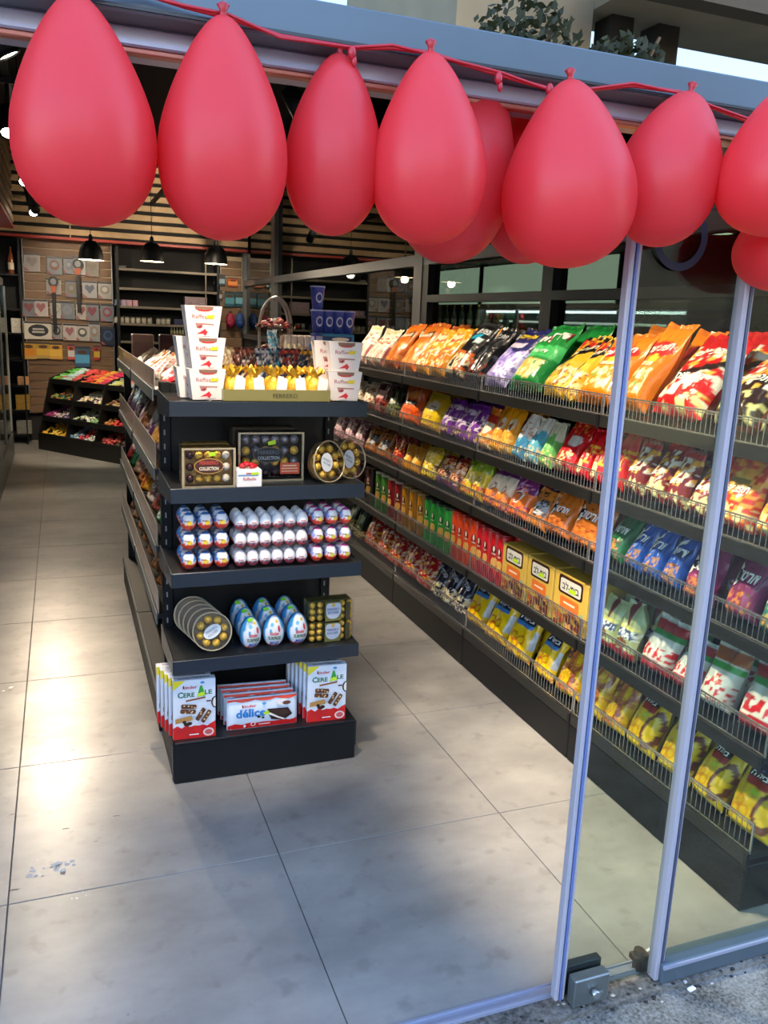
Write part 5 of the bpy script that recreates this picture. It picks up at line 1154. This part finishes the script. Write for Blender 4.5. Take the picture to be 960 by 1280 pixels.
def put_bag(lv, kind, pxl, pxr, h, t, lean, n=1, back=True, yawj=5, dx=0.0, hv=.07, xo=0.0):
    z = LV[lv]; ya, yb = ysolve(pxl, XF+.06, z+.03), ysolve(pxr, XF+.06, z+.03)
    wd = (ya-yb)/n
    for i in range(n):
        yc = ya-wd*(i+.5); var = random.randrange(2); w_ = min(max(wd*1.0, .07), .30)
        me, lt = bag_of(kind, w_, h, t, var)
        CNT[lv] += 1; k = CNT[lv]-1
        for r in range(2 if back else 1):
            hh = random.uniform(1-hv, 1+hv)
            x = XF+.022+t*.5+xo+r*(t+.012)/math.cos(rad(lean)); ln = lean*(1.0 if r == 0 else .9)+random.uniform(-3, 3)
            if x+h*math.sin(rad(ln)) > XW-.06: ln = math.degrees(math.asin(max(0, min(.9, (XW-.06-x)/h))))
            zz = z+.001+t*.5*math.sin(rad(max(0, ln)))*.75
            lab = '%s, %s from far end, %s snack shelf' % (K[kind][0], ORD[k], SHELFNAME[lv])
            if r: lab = 'rear %s behind the %s bag, %s snack shelf' % (K[kind][0].split(' with ')[0], ORD[k], SHELFNAME[lv])
            o = tag(place('snack_bag', me, None, (x, yc+random.uniform(-.006, .006), zz), (rad(-ln), rad(random.uniform(-3, 3)), rad(-90+random.uniform(-yawj, yawj))), (w_/(round(w_/.03)*.03)*.94 if round(w_/.03) else 1, 1, hh)), lab, 'snack bag', 'snack bags on the %s snack shelf' % SHELFNAME[lv])
            if lt is not None and r == 0: place('lettering', lt, o)
# top shelf
for a in (('cream', 440, 456, .27, .10, 30, 1), ('cream', 456, 476, .27, .10, 34, 2), ('cheetos', 476, 517, .31, .11, 36, 2), ('clown', 517, 551, .31, .11, 36, 2),
          ('blackcy', 552, 576, .33, .11, 38, 1), ('black', 577, 598, .33, .11, 38, 1), ('navylilac', 599, 631, .34, .11, 40, 1), ('green', 632, 671, .34, .12, 40, 1),
          ('yelblack', 673, 699, .30, .11, 42, 1), ('yelblack', 699, 714, .29, .09, 42, 1), ('orange', 715, 762, .34, .12, 34, 1), ('orange', 766, 802, .345, .12, 32, 1), ('redwhite', 806, 866, .35, .13, 42, 1),
          ('redblack', 880, 936, .35, .13, 42, 1), ('redblack', 940, 1010, .33, .12, 42, 1)): put_bag(0, *a)
# second
for a in (('floral', 440, 466, .18, .08, 14, 2), ('darkred', 467, 482, .19, .08, 16, 1), ('darkgreen', 483, 498, .19, .08, 16, 1), ('orgghost', 499, 523, .21, .09, 18, 1), ('yellowface', 525, 549, .20, .09, 18, 1),
          ('purplewhite', 551, 598, .205, .09, 20, 3), ('peach', 599, 614, .20, .08, 20, 1), ('amber', 614, 640, .215, .09, 18, 2), ('whiteblue', 640, 657, .20, .08, 20, 1), ('cyan', 657, 673, .19, .08, 22, 1), ('limewhite', 673, 690, .19, .08, 22, 1),
          ('redcap', 690, 719, .22, .10, 22, 1), ('red', 721, 755, .21, .10, 20, 2), ('red', 757, 776, .21, .09, 20, 1), ('crimson', 778, 856, .205, .10, 24, 3), ('crimson', 857, 884, .20, .09, 24, 1), ('redorange', 886, 935, .215, .11, 18, 1), ('redorange', 937, 1000, .21, .11, 20, 1)): put_bag(1, *a)
# third
for a in (('pink', 418, 456, .18, .08, 14, 3), ('orgwhite', 457, 488, .16, .08, 16, 2), ('smallred', 491, 504, .17, .07, 14, 1), ('goldsmall', 505, 526, .15, .07, 16, 2), ('lemon', 527, 545, .18, .08, 16, 1), ('rubywhite', 546, 575, .17, .08, 18, 2),
          ('limeface', 576, 603, .195, .09, 18, 2), ('whiteface', 604, 634, .19, .09, 20, 2), ('purpleface', 635, 658, .20, .09, 20, 1), ('orgwhite', 658, 682, .17, .08, 22, 1), ('dororg', 682, 709, .20, .09, 24, 1), ('dororg', 709, 749, .215, .10, 22, 1),
          ('dorgreen', 752, 777, .20, .10, 24, 1), ('dorblue', 778, 801, .20, .10, 26, 1), ('dorblue', 802, 848, .20, .10, 26, 2), ('dorpurple', 853, 889, .20, .10, 18, 1), ('dorpurple', 899, 943, .21, .11, 18, 1), ('dorteal', 946, 1000, .20, .11, 18, 1)): put_bag(2, *a)
# fourth: tubes, cartons, pouches
def tube_kind(base, cap, dark):
    m = bpy.data.materials.get
    body = MB().lathe([(.036, 0), (.0365, .003), (.0365, .228), (.036, .23)], 20).mesh('crisp_tube', mat('tube_'+base, base, .35, coat=.2))
    lid = MB().lathe([(.0375, .226), (.0375, .236), (.035, .239)], 20).mesh('lid', mat('lid_'+cap, cap, .4))
    P = Print(lambda a, b, h: ((.0368+h)*math.sin(a), -(.0368+h)*math.cos(a), b))
    P.poly(ell(0, .15, .42, .025, 18), dark).poly(ell(0, .158, .16, .014), '#efe0c8').text('Pringles', 0, .133, .62, .013, '#f6ecc8')
    for q in range(4): P.poly(ell(-.2+.15*q, .085+.01*(q % 2), .3, .022), '#e8b860' if q % 2 else '#d89a40')
    return body, lid, P.mesh('tube_print', .35)
TK = [('dark multicolour', tube_kind('#4a2a2c', '#6a5a50', '#8a4a5a'), 440, 471, 2), ('green', tube_kind('#4a8a34', '#d8dcd0', '#22441e'), 471, 486, 2), ('dark red', tube_kind('#8a1c22', '#c8b8b0', '#3a0c10'), 486, 503, 2),
      ('mustard', tube_kind('#b07a14', '#c8b07a', '#5a3208'), 503, 532, 3), ('bright green', tube_kind('#2fa33c', '#2a3a2c', '#14601f'), 532, 566, 4), ('orange red', tube_kind('#e4481a', '#c83a18', '#8a1c0c'), 566, 597, 4), ('red', tube_kind('#c8161e', '#8a1a1e', '#5a0c12'), 597, 631, 4)]
zq = LV[3]
ti = 0
for nm, (b_, l_, p_), pl, pr, n in TK:
    ya, yb = ysolve(pl, XF+.05, zq), ysolve(pr, XF+.05, zq); wd = (ya-yb)/n
    for i in range(n):
        for r in range(2):
            o = tag(place('crisp_tube', b_, None, (XF+.055+.078*r, ya-wd*(i+.5), zq+.0005), (0, 0, rad(-68+random.uniform(-14, 14))), (min(1, wd/.0765), min(1, wd/.0765), 1)), '%s crisp tube, %s of its colour from the far end%s, fourth shelf' % (nm, ORD[i], ', rear row' if r else ''), 'crisp tube', 'crisp tubes on the fourth snack shelf')
            place('lid', l_, o); place('tube_print', p_, o)
# yellow cartons
def ycarton():
    w_, d, h = .20, .30, .215
    b = MB().bbox(-w_/2, w_/2, -.04, d-.04, 0, h, .003).mesh('snack_carton', mat('yellow_carton', '#d8b24c', .45))
    P = Print(lambda a, c, hh: (a*w_, -.04-hh, c*h)); P.poly(rrect(-.36, .36, .63, .97, .06), '#35150f').poly(rrect(-.31, .31, .67, .92, .05), '#d8d4c4')
    P.text('בית-לב', 0, .79, .5, .14, '#2a2420').poly([(-.05, .70), (.18, .70), (.16, .78), (-.02, .78)], TAG).poly(rrect(-.28, .28, .38, .58, .04), '#e8742c').poly(rect(-.17, .17, .46, .5), '#f6d8b4').poly(ell(.38, .36, .07, .06), '#8fb4a4')
    for q in range(26): P.poly(ell(random.uniform(-.42, .42), random.uniform(.04, .34), .07, .05, 8), random.choice(('#c8622c', '#8a3a1c', '#e0a050', '#6a3024')))
    return b, P.mesh('carton_print', .45)
YCm, YPm = ycarton()
for i, (pl, pr) in enumerate(((631, 661), (662, 694), (695, 737))):
    ya, yb = ysolve(pl, XF+.05, zq), ysolve(pr, XF+.05, zq); o = tag(place('snack_carton', YCm, None, (XF+.065, (ya+yb)/2, zq+.0005), (0, 0, rad(-90)), ((ya-yb)*.97/.20, 1, 1)), '%s yellow snack carton with a framed label, fourth shelf' % ('far', 'middle', 'near')[i], 'carton', 'yellow cartons on the fourth snack shelf'); place('carton_print', YPm, o)
for a in (('pouch', 744, 769, .20, .08, 12, 1), ('pouch', 771, 797, .20, .08, 14, 1), ('whitebag', 797, 833, .19, .11, 22, 1), ('whitebag', 835, 866, .19, .11, 22, 1), ('whitebrown', 868, 909, .20, .12, 22, 1), ('whitebag', 914, 975, .20, .12, 24, 1)): put_bag(3, *a)
# bottom
for a in (('forest', 432, 456, .22, .09, 14, 2), ('redsnack', 457, 540, .22, .10, 16, 5), ('popcorn', 541, 581, .22, .10, 18, 3), ('pretzel', 582, 604, .245, .09, 20, 1), ('pretzel', 605, 629, .245, .09, 20, 1), ('pretzel', 630, 661, .245, .09, 22, 1), ('pretzel', 663, 693, .245, .09, 22, 1), ('ringpretzel', 695, 722, .235, .09, 22, 1), ('ringpretzel', 723, 752, .235, .09, 22, 1), ('ringpretzel', 753, 779, .23, .09, 24, 1),
          ('sesame', 781, 817, .24, .10, 22, 1), ('sesame', 818, 857, .24, .10, 22, 1), ('sesame', 860, 901, .24, .10, 22, 1), ('sesame', 905, 965, .25, .10, 22, 1)): put_bag(4, *a)

# ================================================================== GOODS ON THE GONDOLA TOP AND LEFT TRAYS
ZG = LZ[0]
def goods(name, label, cat, loc, w_, d, h, c1, c2, rot=(0, 0, 0), grp=None, word=None, rough=.45, c3=None):
    o = tag(MB().bbox(-w_/2, w_/2, -d/2, d/2, 0, h, min(.004, h*.08)).build(name, mat('g_'+c1, c1, rough), None, loc, rot), label, cat, grp)
    P = Print(lambda a, b, hh: (a*w_, -d/2-hh, b*h)); P.poly(rect(-.42, .42, .25, .75), c2)
    if c3: P.poly(ell(.1, .5, .25, .18), c3)
    if word: P.text(word, 0, .5, .6, .18, '#f4f0e8')
    P.fn = lambda a, b, hh: (-w_/2-hh, -a*d, b*h); P.h = .0006
    P.poly(rect(-.35, .35, .3, .7), c2)
    place('box_print', P.mesh('box_print', rough), o); return o
GBAG = {}
def gbag(kind_ops, w_, h, t, key):
    if key not in GBAG: b = Bag(w_, h, t, hash_(key)); GBAG[key] = b.mesh('sweet_bag', kind_ops, hash_(key) % 977, None, 15, 21)
    return GBAG[key]
# row of dark sweet bags across the gondola behind the gold pouches
sb = [('tan sweet bag', '#b0844a', '#e8d8b0'), ('brown striped sweet bag', '#5a2c24', '#c88a7a'), ('dark brown sweet bag', '#2a1a18', '#8a4a3a'), ('red topped sweet bag', '#3a2a34', '#d84a3a'), ('navy sweet bag with white dots', '#22304e', '#c8d0e0'), ('blue sweet bag with a cyan patch', '#1f3c66', '#3ac0e0'), ('dark blue sweet bag', '#1a2440', '#c04a3a'), ('slate sweet bag', '#2c3c58', '#a8b8d0'), ('navy sweet bag with gold edge', '#1c2c4a', '#d8a02a'), ('gold sweet bag', '#c08a1c', '#2a3a5a')]
for i, (nm, c1, c2) in enumerate(sb):
    p = on(279+13.2*i, 480, 'y', 3.38)
    o = tag(place('sweet_bag', gbag([('bg', c1), ('n', c2, 5, .6, .1, .9), ('b', c2, .86, 1), ('n', '#e8e0d8', 7, .74, .1, .8)], .085, .155, .05, nm), None, (p[0], 3.36+.02*(i % 2), ZG+.002), (rad(-8), 0, rad(random.uniform(-12, 12)))), '%s, %s in the row behind the gold pouches' % (nm, ORD[i]), 'sweet bag', 'sweet bags behind the gold pouches')
# white and pink wafer packs behind them
for i in range(5):
    p = on(357+8*i, 455, 'y', 3.82)
    goods('wafer_pack', '%s pale pink and white wafer pack behind the sweet bags' % ORD[i], 'wafer pack', (p[0], 3.82, ZG+.001), .028, .10, .20, '#e8d4c4', '#d89a8a', (rad(-4), 0, 0), 'wafer packs on the gondola top')
p = on(345, 440, 'y', 3.62); tag(place('sweet_bag', gbag([('bg', '#dfeaf2'), ('n', '#5ab4e0', 4, .5, .2, .9)], .05, .10, .03, 'bluewhite'), None, (p[0]-.01, 3.6, ZG+.13), (rad(-20), 0, .3)), 'small white and light blue sweet bag above the navy bags', 'sweet bag')
tag(MB().bbox(p[0]-.06, p[0]+.04, 3.55, 3.64, ZG+.001, ZG+.128, .003).build('sweet_carton', mat('tan_carton', '#8a6a4a', .5)), 'tan carton under the small light blue sweet bag', 'carton')
# blue cups and boxes
cupm = MB().lathe([(.022, 0), (.03, .085), (.032, .09), (.032, .094)], 18).mesh('blue_cup', mat('blue_cup', '#3a4aa8', .3, noise=.4, nscale=40)); lidm = MB().lathe([(.0325, .093), (.0325, .099)], 18).mesh('lid', flat('#aab4e0', .3))
P = Print(lambda a, b, h: ((.0275+b*.06+h)*math.sin(a), -(.0275+b*.06+h)*math.cos(a), b)); P.poly(ell(0, .05, .5, .022), '#c8d0f0').poly(ell(0, .05, .35, .014), '#2a3a90'); cpm = P.mesh('cup_print', .3)
YC_ = 3.62
def cup(px, z, lab):
    p = on(px, 410, 'y', YC_); o = tag(place('blue_cup', cupm, None, (p[0], YC_, z)), lab, 'cup', 'blue cups on the gondola top'); place('lid', lidm, o); place('cup_print', cpm, o)
z1 = ZG+.002+.0855
for i in range(10):
    p = on(394+11*(i % 5), 440, 'y', YC_)
    goods('biscuit_box', '%s small blue biscuit box, %s tier under the blue cups' % (ORD[i % 5], ('upper', 'lower')[i//5]), 'box', (p[0], YC_, z1-.0855*(i//5)), .040, .07, .085, '#1f5a9a', '#4ab0d8', grp='blue biscuit boxes', c3='#1a2a5a')
p = on(418, 430, 'y', YC_); goods('biscuit_box', 'wide light blue biscuit box lying above the small blue boxes', 'box', (p[0], YC_-.0, z1+.0855), .16, .075, .045, '#2f8ac0', '#123a78', c3='#e8e4d8')
goods('biscuit_box', 'dark blue box left of the wide light blue box', 'box', (on(396, 430, 'y', YC_)[0], YC_, z1+.0855), .036, .075, .045, '#2a3a90', '#aab4e0')
for i in range(4): cup(397+12.5*i, z1+.1315, '%s blue cup from left in the cup row' % ORD[i])
cup(396, z1+.1315+.0995, 'single blue cup on top of the cup row')
# hoop-handled sweet baskets
def basket(px, py, y, label, k, X=None):
    p = on(px, py, 'y', y); p[0] = p[0] if X is None else X; t = thing('sweet_basket', label, 'basket', (p[0], y, ZG+.001)); H = p[2]-ZG
    HM = mat('grey_hoop', '#8f8a84', .3, metal=.4)
    pts = [(.068*k*math.cos(a), 0, H-.13*k+.13*k*math.sin(a)) for a in np.linspace(0, PI, 17)]; pts = [(.068*k, 0, .02)]+pts+[(-.068*k, 0, .02)]
    MB().tube(pts, .007, 8).build('hoop_handle', HM, t)
    MB().lathe([(.07*k, 0), (.075*k, .02), (.06*k, .02)], 20).build('foot', HM, t)
    for j, zf in enumerate((.38, .68)):
        MB().lathe([(.03, H*zf-.05), (.08*k, H*zf-.03), (.085*k, H*zf), (.08*k, H*zf-.002)], 20).build('bowl', glassmat('bowl_clear', '#d8d4d0', .06), t)
        m = MB(); rn = random.Random(j+int(px))
        for q in range(70):
            a = rn.random()*6.28; r = .07*k*rn.random()**.5; m.sphere((r*math.cos(a), r*math.sin(a), H*zf-.01+.045*rn.random()*(1-r/.09)), .010, 6, 4, rn.randrange(4), (1.3, .8, .7))
        stuff(m.build('wrapped_sweets', [flat(c, .3) for c in (('#c04a4a', '#e8d8d0', '#d88a7a', '#8a2a34') if j else ('#2a1a20', '#e8dcd4', '#7a2a3a', '#c89a8a'))], t))
basket(345, 372, 4.05, 'sweet basket with a grey hoop handle left of the blue cups', 1.15)
basket(411, 377, 3.86, 'smaller sweet basket with a hoop handle behind the blue cups', 1.0, .915)
# pale packs right of the cups
for i, (px, c1, c2, hh) in enumerate(((446, '#e0d4b4', '#c89a6a', .16), (455, '#e8dcc4', '#b8c46a', .15), (464, '#dcd0b0', '#c88a5a', .17))):
    p = on(px-4, 450, 'y', 3.75); tag(place('sweet_bag', gbag([('bg', c1), ('n', c2, 4, .55, .2, .9)], .08, hh, .05, 'pale%d' % i), None, (min(p[0], .90)+.02*i, 3.46+.08*i, ZG+.002), (rad(-10), 0, rad(-20))), '%s pale cream sweet bag beside the right white cartons' % ORD[i], 'sweet bag', 'pale sweet bags on the gondola top')
# left tray, top level
def at(px, py, x): return on(px, py, 'x', x)
p = at(166, 440, .40); goods('gift_carton', 'pinkish brown gift carton at the far end of the top tray', 'carton', (.41, 4.75, ZG+.001), .11, .09, .16, '#b58a72', '#a87a66')
goods('gift_carton', 'dark maroon gift carton on the top tray', 'carton', (.52, 4.45, ZG+.001), .11, .08, .17, '#4a2420', '#5c3028', c3='#b8a090')
goods('gift_carton', 'dark grey gift carton beside the white cartons', 'carton', (.585, 4.2, ZG+.001), .10, .08, .16, '#3e3c36', '#57544a')
tb = [('#d8ccb8', '#b08a6a', 'cream pack'), ('#b8a898', '#8a7a6a', 'beige pack'), ('#c87a2c', '#8a4a1c', 'orange brown pack'), ('#b06a2c', '#e0a05a', 'caramel pack'), ('#d8d0c8', '#c04a4a', 'white and red pack'), ('#c8b8a4', '#d8d0c0', 'sand coloured pack'), ('#c8242c', '#e0d0c8', 'red pack')]
for i, (c1, c2, nm) in enumerate(tb):
    y = 4.55-.20*i
    tag(place('chocolate_pack', gbag([('bg', c1), ('n', c2, 5, .6, .2, .8)], .12, .15, .035, nm), None, (.36+.02*(i % 2), y, ZG+.004), (rad(-52), 0, rad(-75+random.uniform(-14, 14)))), '%s leaning in the top left tray of the gondola' % nm, 'chocolate pack', 'packs in the top tray')
def tray_packs(lv, items, y0, dy, w_, h, t, lean, where, x=.365):
    for i, (c1, c2, nm) in enumerate(items):
        tag(place('chocolate_pack', gbag([('bg', c1), ('n', c2, 4, .58, .15, .85), ('e', c2, 0, .55, .5, .1)], w_, h, t, nm+where), None, (x, y0-dy*i, LZ[lv]+.003+t*.3), (rad(-lean), 0, rad(-80+random.uniform(-12, 12)))), '%s, %s from the far end of the %s' % (nm, ORD[i], where), 'chocolate pack', 'packs in the '+where)
tray_packs(1, [('#5a3a7a', '#d8a050', 'purple and orange chocolate pack'), ('#4a2c6a', '#8a7aa0', 'purple chocolate pack'), ('#3a2a4a', '#a89a98', 'dark violet chocolate pack'), ('#4a2c6a', '#c8b8b0', 'purple and silver chocolate pack'), ('#5a3424', '#9a7a5a', 'brown chocolate pack'), ('#4a2c5a', '#c8c0b8', 'violet chocolate pack'), ('#b8843a', '#e0b87a', 'golden chocolate pack'), ('#8a8a94', '#4a2c6a', 'silver and purple chocolate pack')], 4.98, .225, .18, .19, .06, 22, 'second left tray')
tray_packs(2, [('#a8242c', '#c8483c', 'red chocolate box pack'), ('#1f7a4a', '#3aa86a', 'green chocolate pack'), ('#8a6a58', '#c8a890', 'taupe chocolate pack'), ('#6a2c1c', '#b87a3a', 'reddish brown chocolate pack'), ('#c8922c', '#8a2a1c', 'yellow chocolate pack'), ('#d8d0c4', '#6a4a3a', 'white chocolate pack'), ('#5a3424', '#c85a5a', 'dark brown chocolate pack'), ('#2a8a5a', '#d8e0d8', 'emerald chocolate pack')], 5.0, .225, .17, .17, .07, 26, 'third left tray')
tray_packs(3, [('#a8734a', '#c89a6a', 'tan biscuit pack'), ('#9a6a44', '#d8b48a', 'light brown biscuit pack'), ('#8a5a38', '#b8865a', 'brown biscuit pack'), ('#a87444', '#5a3a24', 'caramel brown biscuit pack'), ('#96623c', '#c8986a', 'copper biscuit pack'), ('#8a5634', '#d0a878', 'hazel biscuit pack'), ('#a06c40', '#6a4228', 'ochre biscuit pack')], 4.95, .25, .19, .15, .06, 30, 'fourth left tray')

# ================================================================== SWEET RACK at the back
ra = np.array([-0.30, 10.75]); rb = np.array([0.60, 9.5]); L = float(np.hypot(*(rb-ra))); ang = math.atan2(rb[1]-ra[1], rb[0]-ra[0])
R = thing('sweet_rack', 'black pick-and-mix rack of sloped sweet bins by the packet wall', 'sweet rack', (ra[0], ra[1], 0), (0, 0, ang))
BK = mat('black_rack_board', '#141312', .45)
MB().bbox(0, L, 0, .6, 0, .14, .004).build('plinth', BK, R)
MB().box(0, L, .56, .58, .14, .90).build('back_board', BK, R)
for k in range(4):
    x = L*k/3; MB().prism([(.0, .14), (.56, .14), (.56, .95), (.19, .84)], lambda a, b, h: (h, a, b), max(0, x-.01), min(L, x+.01)).build('divider', BK, R)
palette = [[('#5fc04a', '#c8e0e8', '#e85a5a'), ('#e85a4a', '#e8b84a', '#d83a6a'), ('#c8c87a', '#d87a6a', '#9ab8c0')],
           [('#9ab04a', '#c86a3a', '#3a6a6a'), ('#efd8d0', '#f0e8dc', '#e8c86a'), ('#9a7a4a', '#b8a07a', '#8a5a4a')],
           [('#a83a7a', '#e8d0d0', '#2a4a7a'), ('#dfe8c8', '#eef0da', '#8ab07a'), ('#b87a3a', '#c82a34', '#8a3a2a')],
           [('#e8b82c', '#f0cf5a', '#d89a1c'), ('#8ab0c8', '#e8545a', '#dfe0d8'), ('#a83a3a', '#d8605a', '#6a5a4a')]]
ZR = [.80, .58, .37, .17]
dnm = ['top', 'second', 'third', 'bottom']; cn = ['left', 'middle', 'right']
for r in range(4):
    yo = .065*(3-r); dp = .36-.0*r
    for c in range(3):
        x0, x1 = L*c/3+.012, L*(c+1)/3-.012; z = ZR[r]
        sl = .13
        m = MB().add([(x0, yo+.02, z), (x1, yo+.02, z), (x1, yo+dp, z+sl), (x0, yo+dp, z+sl)], [(0, 1, 2, 3)]); m.box(x0, x1, yo, yo+.018, z-.03, z+.03)
        m.build('bin', BK, R)
        s_ = MB(); rn = random.Random(r*10+c)
        for q in range(150):
            u, v = rn.random(), rn.random(); x = x0+.02+(x1-x0-.04)*u; y = .03+(dp-.05)*v; ci = min(2, int(u*3)) if r in (0, 2, 3) else rn.randrange(3)
            if rn.random() < .2: ci = rn.randrange(3)
            zz = z+sl*(y-.02)/(dp-.02)+.014+.015*rn.random()
            s_.sphere((x, yo+y, zz), .018, 6, 4, ci, (1.3, .9, .7)) if r else s_.bbox(x-.04, x+.04, yo+y-.012, yo+y+.012, zz-.005, zz+.008, .003, ci)
        stuff(s_.build('loose_sweets', [flat(cc, .35) for cc in palette[r][c]], R))
for i, (px, c1, c2, lab) in enumerate(((105, '#5a8a6a', '#d8d0a0', 'greenish carton on the sweet rack'), (122, '#3a5aa0', '#9ab0d8', 'blue carton on the sweet rack'), (135, '#8a9a7a', '#c8c8b0', 'pale green carton on the sweet rack'))):
    q = ra+(rb-ra)*((px-48)/104.0); nrm = np.array([-math.sin(ang), math.cos(ang)])*.60
    goods('sweet_carton', lab+' beneath the packets', 'carton', (q[0]+nrm[0], q[1]+nrm[1], 0.93), .14, .05, .13, c1, c2, (0, 0, ang))
MB().box(0, L, .56, .72, .90, .928).build('top_board', BK, R)

# ================================================================== BALLOONS
def balloon_mat():
    m = bpy.data.materials.new('red_latex'); m.use_nodes = True; t = m.node_tree; b = t.nodes['Principled BSDF']
    b.inputs['Base Color'].default_value = (*lin('#e8434a'), 1); b.inputs['Roughness'].default_value = .42; b.inputs['Coat Weight'].default_value = .12; b.inputs['Coat Roughness'].default_value = .35
    tr = t.nodes.new('ShaderNodeBsdfTranslucent'); tr.inputs[0].default_value = (*lin('#ff3a40'), 1)
    mx = t.nodes.new('ShaderNodeMixShader'); mx.inputs[0].default_value = .42
    t.links.new(b.outputs[0], mx.inputs[1]); t.links.new(tr.outputs[0], mx.inputs[2]); t.links.new(mx.outputs[0], t.nodes['Material Output'].inputs[0]); return m
BM = balloon_mat()
def balloon_mesh(taper):
    pr = []
    for i in range(29):
        a = -PI/2+PI*i/28; s = math.sin(a); pr.append((max(1e-3, .5*math.cos(a)*(1-taper*s)*(1 if s < .0 else 1-.10*s)), s*.5+(.02*max(0, s)**6)))
    mx = max(r for r, z in pr); pr = [(r/mx*.5, z) for r, z in pr]
    return MB().lathe(pr, 40, cap=False).mesh('balloon', BM)
BL1, BL2, BL3 = balloon_mesh(.27), balloon_mesh(.14), balloon_mesh(.20)
knot = MB().lathe([(.004, 0), (.010, -.006), (.006, .0), (.005, .012), (.010, .02), (.004, .024)], 12).mesh('knot', mat('red_knot', '#a81420', .4))
BAL = [(104, 12, 277, 17, 193, 0, 1.41, BL1, 'large leftmost red balloon of the garland'), (279, 38, 295, 196, 357, 2, 1.41, BL1, 'second red balloon from the left'), (418, 80, 290, 356, 478, 4, 1.45, BL3, 'third red balloon from the left'),
       (536, 80, 301, 463, 608, 0, 1.39, BL1, 'fourth red balloon, overlapping the tilted one behind'), (577, 100, 328, 504, 643, 18, 1.56, BL1, 'tilted red balloon behind the fourth one'), (660, 120, 326, 604, 716, 0, 1.66, BL1, 'red balloon mostly hidden behind the broad one'),
       (711, 114, 331, 628, 795, -3, 1.38, BL1, 'broad red balloon right of the middle'), (836, 122, 306, 768, 898, 14, 1.40, BL2, 'rounded red balloon tilted to the right'), (984, 118, 292, 898, 1070, -8, 1.27, BL1, 'red balloon cut by the right picture edge'), (985, 250, 364, 920, 1050, 0, 1.41, BL2, 'lowest red balloon at the right picture edge')]
knots = []
for cx, yt, yb_, xl, xr, tilt, y, bm_, lab in BAL:
    c_ = on(cx, (yt+yb_)/2, 'y', y); dep = (c_-_O)@_F; wd = (xr-xl)/FPX*dep; ht = (yb_-yt)/FPX*dep/ (1.0)
    view = math.atan2(c_[0], c_[1])
    o = tag(place('balloon', bm_, None, tuple(c_), (0, rad(tilt-2), 0), (wd, wd, ht)), lab, 'balloon', 'red balloons of the doorway garland')
    k_ = place('knot', knot, o, (0, 0, .5), None, (1/wd, 1/wd, 1/ht))
    knots.append((c_[0]+math.sin(rad(tilt-2))*ht*.5, y, c_[2]+math.cos(rad(tilt-2))*ht*.5))
gp = [on(px, py, 'y', 1.425) for px, py in ((-60, -30), (100, -5), (180, -8), (230, 8), (285, 22), (350, 45), (440, 60), (490, 60), (537, 66), (580, 80), (625, 94), (690, 112), (735, 112), (790, 107), (850, 115), (888, 133), (930, 150), (1000, 165))]
m = MB().tube([tuple(p) for p in gp], .0035, 6)
gp2 = [(p[0], p[1]-.004, p[2]+.004*math.sin(i*2.1)) for i, p in enumerate(gp)]; m.tube(gp2, .0025, 6)
gt = tag(m.build('garland_ribbon', mat('red_ribbon', '#b01c2c', .35)), 'red twisted ribbon strung along the shopfront header', 'ribbon')
for px, py in ((104, 4), (283, 28), (440, 66), (538, 70), (623, 98), (687, 112), (714, 118)):
    p = on(px, py, 'y', 1.42); MB().sphere(tuple(p), .009, 10, 6, 0, (.8, .8, 1.2)).sphere((p[0]+.004, p[1], p[2]-.012), .006, 8, 6, 0, (.8, .8, 1.6)).build('ribbon_knot', MATS['red_ribbon'], gt)
